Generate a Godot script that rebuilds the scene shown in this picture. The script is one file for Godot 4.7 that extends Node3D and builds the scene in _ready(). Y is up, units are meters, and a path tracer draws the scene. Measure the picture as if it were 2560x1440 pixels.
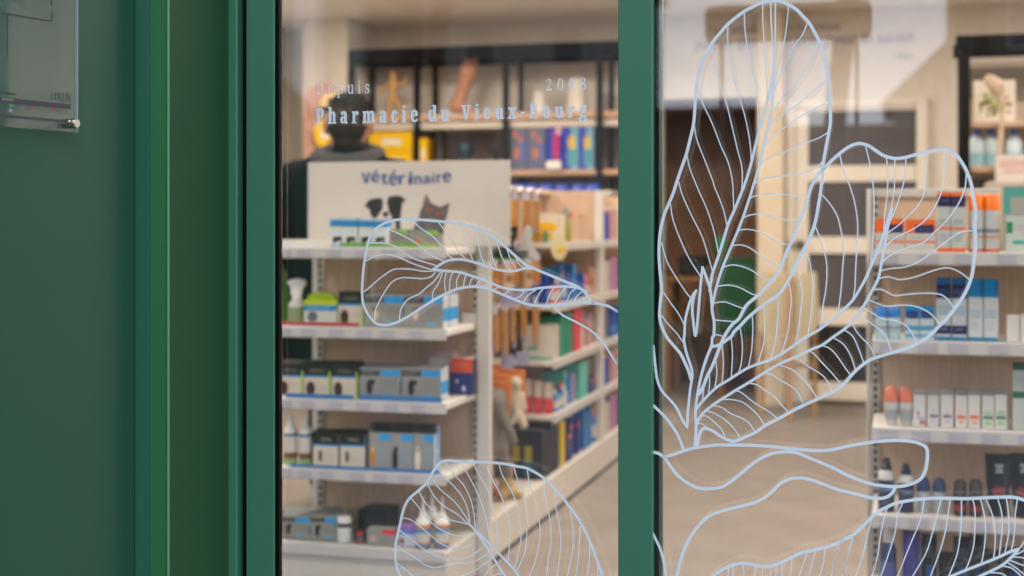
extends Node3D

const TURN := deg_to_rad(15.3)     # the camera looks this far left of straight at the shop front
const FOCAL := 3555.0
const EYE := Vector3(0, 1.2, 2.2)
const HORIZON := 565.0

var mats := {}
var meshes := {}
var taken := {}
var rng := RandomNumberGenerator.new()
var shade := 0

# ---------- helpers: places ----------
func ratio(u: float) -> float:
	var xc := (u - 1280.0) / FOCAL
	return (-sin(TURN) + xc * cos(TURN)) / (cos(TURN) + xc * sin(TURN))

func px(u: float, zd: float) -> float:
	return ratio(u) * zd

func far_of(u: float, x: float) -> float:
	return x / ratio(u)

func hy(v: float, u: float, zd: float) -> float:
	var s := zd / (cos(TURN) + (u - 1280.0) / FOCAL * sin(TURN))
	return EYE.y + (HORIZON - v) / FOCAL * s

func at(u: float, v: float, zd: float) -> Vector3:
	return Vector3(px(u, zd), hy(v, u, zd), EYE.z - zd)

# ---------- helpers: materials ----------
func paint(hex: String, rough := 0.6, metal := 0.0, spec := 0.5) -> StandardMaterial3D:
	var key := "%s %s %s %s" % [hex, rough, metal, spec]
	if not mats.has(key):
		var m := StandardMaterial3D.new()
		m.albedo_color = Color(hex)
		m.roughness = rough
		m.metallic = metal
		m.metallic_specular = spec
		mats[key] = m
	return mats[key]

func grain(a: String, b: String, scale: Vector3, freq := 0.02, rough := 0.6, octaves := 4, spec := 0.5, relief := 0.0) -> StandardMaterial3D:
	var key := "grain %s %s %s" % [a, b, scale]
	if mats.has(key):
		return mats[key]
	var n := FastNoiseLite.new()
	n.seed = 11
	n.frequency = freq
	n.fractal_octaves = octaves
	var t := NoiseTexture2D.new()
	t.noise = n
	t.width = 512
	t.height = 512
	t.seamless = true
	var g := Gradient.new()
	g.set_color(0, Color(a))
	g.set_color(1, Color(b))
	t.color_ramp = g
	var m := StandardMaterial3D.new()
	m.albedo_texture = t
	m.uv1_triplanar = true
	m.uv1_scale = scale
	m.roughness = rough
	m.metallic_specular = spec
	if relief > 0.0:
		var t2 := NoiseTexture2D.new()
		t2.noise = n
		t2.width = 512
		t2.height = 512
		t2.seamless = true
		m.heightmap_enabled = true
		m.heightmap_texture = t2
		m.heightmap_scale = relief
	mats[key] = m
	return m

func glass_mat(alpha := 0.004, tint := "101412") -> StandardMaterial3D:
	var key := "glass %s %s" % [alpha, tint]
	if not mats.has(key):
		var m := StandardMaterial3D.new()
		m.transparency = BaseMaterial3D.TRANSPARENCY_ALPHA
		m.albedo_color = Color(Color(tint), alpha)
		m.roughness = 0.0
		m.metallic_specular = 0.5
		mats[key] = m
	return mats[key]

# ---------- helpers: meshes ----------
func mb() -> SurfaceTool:
	var st := SurfaceTool.new()
	st.begin(Mesh.PRIMITIVE_TRIANGLES)
	st.set_smooth_group(-1)
	return st

func quad(st: SurfaceTool, a: Vector3, b: Vector3, c: Vector3, d: Vector3, r := Rect2(0, 0, 1, 1)) -> void:
	var p := [a, b, c, a, c, d]
	var q := [r.position, Vector2(r.end.x, r.position.y), r.end, r.position, r.end, Vector2(r.position.x, r.end.y)]
	for i in 6:
		st.set_uv(q[i])
		st.add_vertex(p[i])

func box(st: SurfaceTool, size: Vector3, c: Vector3, bev := 0.0, turn := Basis()) -> void:
	var h := size * 0.5
	var b: float = min(bev, min(h.x, min(h.y, h.z)) * 0.6)
	for axis in 3:
		for s in [-1.0, 1.0]:
			var n := Vector3.ZERO
			n[axis] = s
			var u := Vector3.ZERO
			u[(axis + 1) % 3] = 1.0
			var w := n.cross(u)
			var hu: float = h[(axis + 1) % 3] - b
			var hw: float = h[(axis + 2) % 3] - b
			var o: Vector3 = n * h[axis]
			quad(st, c + turn * (o - u * hu + w * hw), c + turn * (o + u * hu + w * hw), c + turn * (o + u * hu - w * hw), c + turn * (o - u * hu - w * hw))
	if b <= 0.0:
		return
	for axis in 3:
		var i := (axis + 1) % 3
		var j := (axis + 2) % 3
		for si in [-1.0, 1.0]:
			for sj in [-1.0, 1.0]:
				var e := []
				for k in 2:
					for sa in [-1.0, 1.0]:
						var p := Vector3.ZERO
						p[axis] = sa * (h[axis] - b)
						p[i] = si * (h[i] - (b if k == 1 else 0.0))
						p[j] = sj * (h[j] - (0.0 if k == 1 else b))
						e.append(c + turn * p)
				if si * sj > 0:
					quad(st, e[0], e[1], e[3], e[2])
				else:
					quad(st, e[1], e[0], e[2], e[3])
	for sx in [-1.0, 1.0]:
		for sy in [-1.0, 1.0]:
			for sz in [-1.0, 1.0]:
				var p0 := Vector3(sx * h.x, sy * (h.y - b), sz * (h.z - b))
				var p1 := Vector3(sx * (h.x - b), sy * h.y, sz * (h.z - b))
				var p2 := Vector3(sx * (h.x - b), sy * (h.y - b), sz * h.z)
				var l := [p0, p2, p1] if sx * sy * sz > 0 else [p0, p1, p2]
				for p in l:
					st.set_uv(Vector2.ZERO)
					st.add_vertex(c + turn * p)

func prism(st: SurfaceTool, poly: PackedVector2Array, depth: float, at3: Vector3, right := Vector3.RIGHT, up := Vector3.UP) -> void:
	# a flat outline given thickness, its front at at3 and its back behind it
	var n := right.cross(up)
	var lo := poly[0]
	var hi := poly[0]
	for p in poly:
		lo = lo.min(p)
		hi = hi.max(p)
	var span := (hi - lo).max(Vector2(1e-5, 1e-5))
	var tri := Geometry2D.triangulate_polygon(poly)
	for side in 2:
		for k in range(0, tri.size(), 3):
			var ids := [tri[k], tri[k + 1], tri[k + 2]]
			var area := (poly[ids[1]] - poly[ids[0]]).cross(poly[ids[2]] - poly[ids[0]])
			if (area > 0.0) == (side == 0):
				ids.reverse()
			for i in ids:
				var f := (poly[i] - lo) / span
				st.set_uv(Vector2(f.x, 1.0 - f.y))
				st.add_vertex(at3 + right * poly[i].x + up * poly[i].y - n * (0.0 if side == 0 else depth))
	var ccw := not Geometry2D.is_polygon_clockwise(poly)
	for i in poly.size():
		var p := poly[i]
		var q := poly[(i + 1) % poly.size()]
		if not ccw:
			var t := p
			p = q
			q = t
		var a := at3 + right * p.x + up * p.y
		var b := at3 + right * q.x + up * q.y
		quad(st, b, a, a - n * depth, b - n * depth)

func lathe(profile: Array, segs := 20) -> SurfaceTool:
	var st := SurfaceTool.new()
	st.begin(Mesh.PRIMITIVE_TRIANGLES)
	st.set_smooth_group(0)
	for i in profile.size() - 1:
		var a: Vector2 = profile[i]
		var b: Vector2 = profile[i + 1]
		st.set_smooth_group(i if absf((b - a).normalized().y) < 0.35 else 999)
		for k in segs:
			var t0 := TAU * k / segs
			var t1 := TAU * (k + 1) / segs
			var d0 := Vector3(cos(t0), 0, sin(t0))
			var d1 := Vector3(cos(t1), 0, sin(t1))
			var f := 1.0 / segs
			quad(st, d0 * b.x + Vector3.UP * b.y, d1 * b.x + Vector3.UP * b.y, d1 * a.x + Vector3.UP * a.y, d0 * a.x + Vector3.UP * a.y, Rect2(f * k, 0, f, 1))
	return st

func tube(st: SurfaceTool, pts: Array, r: float, segs := 8) -> void:
	for i in pts.size() - 1:
		var a: Vector3 = pts[i]
		var b: Vector3 = pts[i + 1]
		var d := (b - a).normalized()
		var s := d.cross(Vector3.UP if absf(d.y) < 0.9 else Vector3.RIGHT).normalized()
		var t := s.cross(d)
		for k in segs:
			var v0 := (s * cos(TAU * k / segs) + t * sin(TAU * k / segs)) * r
			var v1 := (s * cos(TAU * (k + 1) / segs) + t * sin(TAU * (k + 1) / segs)) * r
			quad(st, b + v0, b + v1, a + v1, a + v0)
			quad(st, b, b + v1, b + v0, b)
			quad(st, a, a + v0, a + v1, a)

func disc(r: float, depth: float, n := 24) -> SurfaceTool:
	var p := PackedVector2Array()
	for k in n:
		p.append(Vector2(cos(TAU * k / n), sin(TAU * k / n)) * r)
	var st := mb()
	prism(st, p, depth, Vector3.ZERO)
	return st

# tapered capsules joined with a smooth minimum, meshed as surface nets
func blob(bones: Array, cell: float, k: float, rough := 0.0) -> ArrayMesh:
	var lo := Vector3(1e9, 1e9, 1e9)
	var hi := -lo
	for b in bones:
		var r: float = max(b[2], b[3]) + k * 0.3 + cell * 2.0 + rough
		lo = lo.min(b[0] - Vector3.ONE * r).min(b[1] - Vector3.ONE * r)
		hi = hi.max(b[0] + Vector3.ONE * r).max(b[1] + Vector3.ONE * r)
	var n := Vector3i(((hi - lo) / cell).ceil()) + Vector3i.ONE
	var f := PackedFloat32Array()
	f.resize(n.x * n.y * n.z)
	f.fill(9.0)
	for b in bones:
		var pa: Vector3 = b[0]
		var ab: Vector3 = b[1] - pa
		var l2: float = max(ab.length_squared(), 1e-9)
		var ra: float = b[2]
		var rb: float = b[3]
		var m: float = max(ra, rb) + k + cell * 2.5
		var i0 := Vector3i(((pa.min(b[1]) - Vector3.ONE * m - lo) / cell).floor()).max(Vector3i.ZERO)
		var i1 := Vector3i(((pa.max(b[1]) + Vector3.ONE * m - lo) / cell).ceil()).min(n - Vector3i.ONE)
		for z in range(i0.z, i1.z + 1):
			for y in range(i0.y, i1.y + 1):
				var row := (z * n.y + y) * n.x
				for x in range(i0.x, i1.x + 1):
					var p := lo + Vector3(x, y, z) * cell - pa
					var t := clampf(p.dot(ab) / l2, 0.0, 1.0)
					var d := (p - ab * t).length() - (ra + (rb - ra) * t)
					var o := f[row + x]
					var h := maxf(k - absf(o - d), 0.0) / k
					f[row + x] = minf(o, d) - h * h * k * 0.25
	if rough > 0.0:
		var noise := FastNoiseLite.new()
		noise.seed = 5
		noise.frequency = 0.12 / cell * 0.3
		for z in n.z:
			for y in n.y:
				for x in n.x:
					var i := (z * n.y + y) * n.x + x
					if absf(f[i]) < rough * 2.0 + cell * 2.0:
						f[i] += noise.get_noise_3d(x * cell, y * cell, z * cell) * rough
	var ids := PackedInt32Array()
	ids.resize(f.size())
	ids.fill(-1)
	var verts := PackedVector3Array()
	var step := [0, 1, n.x, n.x + 1, n.x * n.y, n.x * n.y + 1, n.x * n.y + n.x, n.x * n.y + n.x + 1]
	var corner := []
	for c in 8:
		corner.append(Vector3(c & 1, (c >> 1) & 1, c >> 2))
	var edges := [[0, 1], [2, 3], [4, 5], [6, 7], [0, 2], [1, 3], [4, 6], [5, 7], [0, 4], [1, 5], [2, 6], [3, 7]]
	for z in n.z - 1:
		for y in n.y - 1:
			for x in n.x - 1:
				var i := (z * n.y + y) * n.x + x
				var first := f[i] < 0.0
				var mixed := false
				for c in range(1, 8):
					if (f[i + step[c]] < 0.0) != first:
						mixed = true
						break
				if not mixed:
					continue
				var sum := Vector3.ZERO
				var count := 0
				for e in edges:
					var a: float = f[i + step[e[0]]]
					var b: float = f[i + step[e[1]]]
					if (a < 0.0) != (b < 0.0):
						sum += corner[e[0]].lerp(corner[e[1]], a / (a - b))
						count += 1
				ids[i] = verts.size()
				verts.append(lo + (Vector3(x, y, z) + sum / count) * cell)
	var index := PackedInt32Array()
	var sx := 1
	var sy := n.x
	var sz := n.x * n.y
	for z in range(1, n.z - 1):
		for y in range(1, n.y - 1):
			for x in range(1, n.x - 1):
				var i := (z * n.y + y) * n.x + x
				for axis in 3:
					var s: int = [sx, sy, sz][axis]
					if (f[i] < 0.0) == (f[i + s] < 0.0):
						continue
					var u: int = [sy, sz, sx][axis]
					var v: int = [sz, sx, sy][axis]
					var q := [ids[i], ids[i - u], ids[i - u - v], ids[i - v]]
					if f[i] < 0.0:
						q.reverse()
					if q.min() >= 0:
						index.append_array([q[0], q[1], q[2], q[0], q[2], q[3]])
	var normals := PackedVector3Array()
	normals.resize(verts.size())
	for t in range(0, index.size(), 3):
		var nn := (verts[index[t + 2]] - verts[index[t]]).cross(verts[index[t + 1]] - verts[index[t]])
		for j in 3:
			normals[index[t + j]] += nn
	for i in normals.size():
		normals[i] = normals[i].normalized()
	var arrays := []
	arrays.resize(Mesh.ARRAY_MAX)
	arrays[Mesh.ARRAY_VERTEX] = verts
	arrays[Mesh.ARRAY_NORMAL] = normals
	arrays[Mesh.ARRAY_INDEX] = index
	var am := ArrayMesh.new()
	am.add_surface_from_arrays(Mesh.PRIMITIVE_TRIANGLES, arrays)
	return am

# ---------- helpers: things ----------
func numbered(called: String) -> String:
	var k: int = taken.get(called, 0)
	taken[called] = k + 1
	return called if k == 0 else "%s_%03d" % [called, k]

func tag(o: Node3D, label: String, category: String, group := "") -> Node3D:
	o.set_meta("label", label)
	o.set_meta("category", category)
	if group:
		o.set_meta("group", group)
	return o

func thing(called: String, label: String, category: String, where := Vector3.ZERO, turn := 0.0, group := "") -> Node3D:
	var o := Node3D.new()
	o.name = numbered(called)
	add_child(o)
	o.position = where
	o.rotation.y = turn
	tag(o, label, category, group)
	return o

func put(called: String, shape, m: Material, parent: Node = self) -> MeshInstance3D:
	var o := MeshInstance3D.new()
	o.name = numbered(called) if parent == self else called
	if shape is SurfaceTool:
		shape.generate_normals()
		o.mesh = shape.commit()
	else:
		o.mesh = shape
	o.material_override = m
	parent.add_child(o, true)
	return o

func struct(called: String, shape, m: Material, parent: Node = self) -> MeshInstance3D:
	var o := put(called, shape, m, parent)
	if parent == self:
		o.set_meta("kind", "structure")
	return o

func one_box(size: Vector3, c: Vector3, bev := 0.0) -> SurfaceTool:
	var st := mb()
	box(st, size, c, bev)
	return st

func span_box(a: Vector3, b: Vector3, bev := 0.0) -> SurfaceTool:
	return one_box((b - a).abs(), (a + b) * 0.5, bev)

# ---------- helpers: prints ----------
# r = rectangle, e = ellipse, t = lines of unreadable small print; front 0-100 across, side 100-160, top 160-170
func print_image(code: String) -> Image:
	var im := Image.create_empty(170, 100, false, Image.FORMAT_RGB8)
	im.fill(Color("888888"))
	for line in code.split(";", false):
		var w := line.strip_edges().split(" ", false)
		var c := Color(w[5])
		var x := int(w[1])
		var y := int(w[2])
		var a := int(w[3])
		var b := int(w[4])
		match w[0]:
			"r":
				im.fill_rect(Rect2i(x, y, a, b), c)
			"e":
				for j in range(maxi(0, y - b), mini(100, y + b)):
					for i in range(maxi(0, x - a), mini(170, x + a)):
						if pow(float(i - x) / a, 2) + pow(float(j - y) / b, 2) < 1.0:
							im.set_pixel(i, j, c)
			"t":
				var j := y
				while j < y + b:
					var i := x
					while i < x + a:
						var l := rng.randi_range(2, 7)
						im.fill_rect(Rect2i(i, j, mini(l, x + a - i), 2), c)
						i += l + 2
					j += 5
	return im

func printed(key: String) -> StandardMaterial3D:
	if not mats.has("print " + key):
		var m := StandardMaterial3D.new()
		m.albedo_texture = ImageTexture.create_from_image(print_image(PRINTS[key]))
		m.roughness = 0.5
		m.metallic_specular = 0.3
		mats["print " + key] = m
	return mats["print " + key]

func carton_mesh(w: float, h: float, d: float) -> ArrayMesh:
	var key := "carton %.3f %.3f %.3f" % [w, h, d]
	if not meshes.has(key):
		var st := mb()
		var x := w / 2
		var f := Rect2(0, 0, 0.588, 1)
		var s := Rect2(0.592, 0.0, 0.345, 1)
		var t := Rect2(0.95, 0.1, 0.04, 0.3)
		var bow := 0.0008
		quad(st, Vector3(-x, h, 0), Vector3(x, h, 0), Vector3(x, 0, 0), Vector3(-x, 0, 0), f)
		quad(st, Vector3(x, h, 0), Vector3(x, h, -d), Vector3(x, 0, -d), Vector3(x, 0, 0), s)
		quad(st, Vector3(x, h, -d), Vector3(-x, h, -d), Vector3(-x, 0, -d), Vector3(x, 0, -d), f)
		quad(st, Vector3(-x, h, -d), Vector3(-x, h, 0), Vector3(-x, 0, 0), Vector3(-x, 0, -d), s)
		quad(st, Vector3(-x, h, -d), Vector3(x, h, -d), Vector3(x, h + bow, 0), Vector3(-x, h + bow, 0), t)
		quad(st, Vector3(-x, 0, 0), Vector3(x, 0, 0), Vector3(x, 0, -d), Vector3(-x, 0, -d), t)
		st.generate_normals()
		meshes[key] = st.commit()
	return meshes[key]

func carton(where: Vector3, w: float, h: float, d: float, key: String, label: String, group: String, called := "carton", category := "carton", turn := 0.0) -> MeshInstance3D:
	var o := put(called, carton_mesh(w, h, d), printed(key))
	o.position = where
	o.rotation.y = turn + rng.randf_range(-0.02, 0.02)
	tag(o, label, category, group)
	return o

# a carton by its left and right edge and top in the photograph, standing on a shelf of that height
func facing(u0: float, u1: float, vt: float, shelf: float, zd: float, d: float, key: String, label: String, group: String, called := "carton", category := "carton") -> MeshInstance3D:
	var x0 := px(u0, zd)
	var x1 := px(u1, zd)
	return carton(Vector3((x0 + x1) / 2 + rng.randf_range(-0.001, 0.001), shelf + 0.0015, EYE.z - zd - rng.randf_range(0.0, 0.008)), (x1 - x0) * 0.97, hy(vt, (u0 + u1) / 2, zd) - shelf, d, key, label, group, called, category)

# a thing turned on the lathe, each part [name, material, profile as r0, y0, r1, y1, ... in metres]
func turned(called: String, label: String, category: String, group: String, where: Vector3, parts: Array, segs := 20) -> Node3D:
	var o := thing(called, label, category, where, rng.randf_range(-0.4, 0.4), group)
	for p in parts:
		var key := str(p[0]) + str(p[2]) + str(segs)
		if not meshes.has(key):
			var pr := []
			for i in range(0, p[2].size(), 2):
				pr.append(Vector2(p[2][i], p[2][i + 1]))
			var st := lathe(pr, segs)
			st.generate_normals()
			meshes[key] = st.commit()
		put(p[0], meshes[key], p[1], o)
	return o

# lettering that fills the given width and height
func words(called: String, text: String, font: String, weight: int, at3: Vector3, w: float, h: float, m: Material, parent: Node, gap := 0, thick := 0.0004, basis := Basis()) -> MeshInstance3D:
	var sf := SystemFont.new()
	sf.font_names = PackedStringArray([font])
	sf.font_weight = weight
	var fv := FontVariation.new()
	fv.base_font = sf
	fv.spacing_glyph = gap
	var t := TextMesh.new()
	t.font = fv
	t.font_size = 64
	t.text = text
	t.depth = 1.0
	t.pixel_size = 0.01
	t.curve_step = 1.0
	var b := t.get_aabb()
	var o := put(called, t, m, parent)
	var s := Vector3(w / b.size.x, h / b.size.y, thick)
	o.transform = Transform3D(basis * Basis.from_scale(s), at3 - basis * (Vector3(b.position.x, b.position.y, 0) * s))
	return o

# ---------- line drawings on the glass ----------
func leaf_decal(label: String) -> Node3D:
	return thing("leaf_decal", label, "window decal", Vector3(0, 0, 0.0008), 0.0, "line drawn leaves on the shop glass")

func stroke(d: Node3D, part: String, wide: float, flat: Array) -> void:
	var src := []
	for i in range(0, flat.size(), 2):
		src.append(Vector2(flat[i], flat[i + 1]) * 0.001)
	var st := mb()
	shade = (shade + 1) % 9
	ribbon(st, src, wide * 0.001, {"outline": 0.0, "midrib": 0.0006, "stem": 0.0007, "bud_line": 0.0004, "vein": 0.0002}.get(part, 0.0) + shade * 0.00003)
	put(part, st, mats["film"], d)

func ribbon(st: SurfaceTool, src: Array, wide: float, z: float) -> void:
	var pts := []
	var n := src.size()
	for i in n - 1:
		var p0: Vector2 = src[maxi(i - 1, 0)]
		var p1: Vector2 = src[i]
		var p2: Vector2 = src[i + 1]
		var p3: Vector2 = src[mini(i + 2, n - 1)]
		for k in 5:
			var t := k / 5.0
			pts.append(0.5 * (2.0 * p1 + (p2 - p0) * t + (2.0 * p0 - 5.0 * p1 + 4.0 * p2 - p3) * t * t + (3.0 * p1 - p0 - 3.0 * p2 + p3) * t * t * t))
	pts.append(src[n - 1])
	var r := wide * 0.5
	var last_a := Vector3.ZERO
	var last_b := Vector3.ZERO
	for i in pts.size():
		var d: Vector2 = (pts[mini(i + 1, pts.size() - 1)] - pts[maxi(i - 1, 0)]).normalized()
		var s := Vector2(-d.y, d.x) * r
		var a := Vector3(pts[i].x + s.x, pts[i].y + s.y, z)
		var b := Vector3(pts[i].x - s.x, pts[i].y - s.y, z)
		if i > 0:
			quad(st, last_a, a, b, last_b)
		if i == 0 or i == pts.size() - 1:
			var o: Vector2 = d * (-1.0 if i == 0 else 1.0)
			for k in 6:
				var c0 := _cap(pts[i], s, o, r, k / 6.0, z)
				var c1 := _cap(pts[i], s, o, r, (k + 1) / 6.0, z)
				if i == 0:
					quad(st, Vector3(pts[i].x, pts[i].y, z), c1, c0, c0)
				else:
					quad(st, Vector3(pts[i].x, pts[i].y, z), c0, c1, c1)
		last_a = a
		last_b = b

func _cap(p: Vector2, s: Vector2, o: Vector2, r: float, t: float, z: float) -> Vector3:
	var q := p + s * cos(PI * t) + o * r * sin(PI * t)
	return Vector3(q.x, q.y, z)

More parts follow.
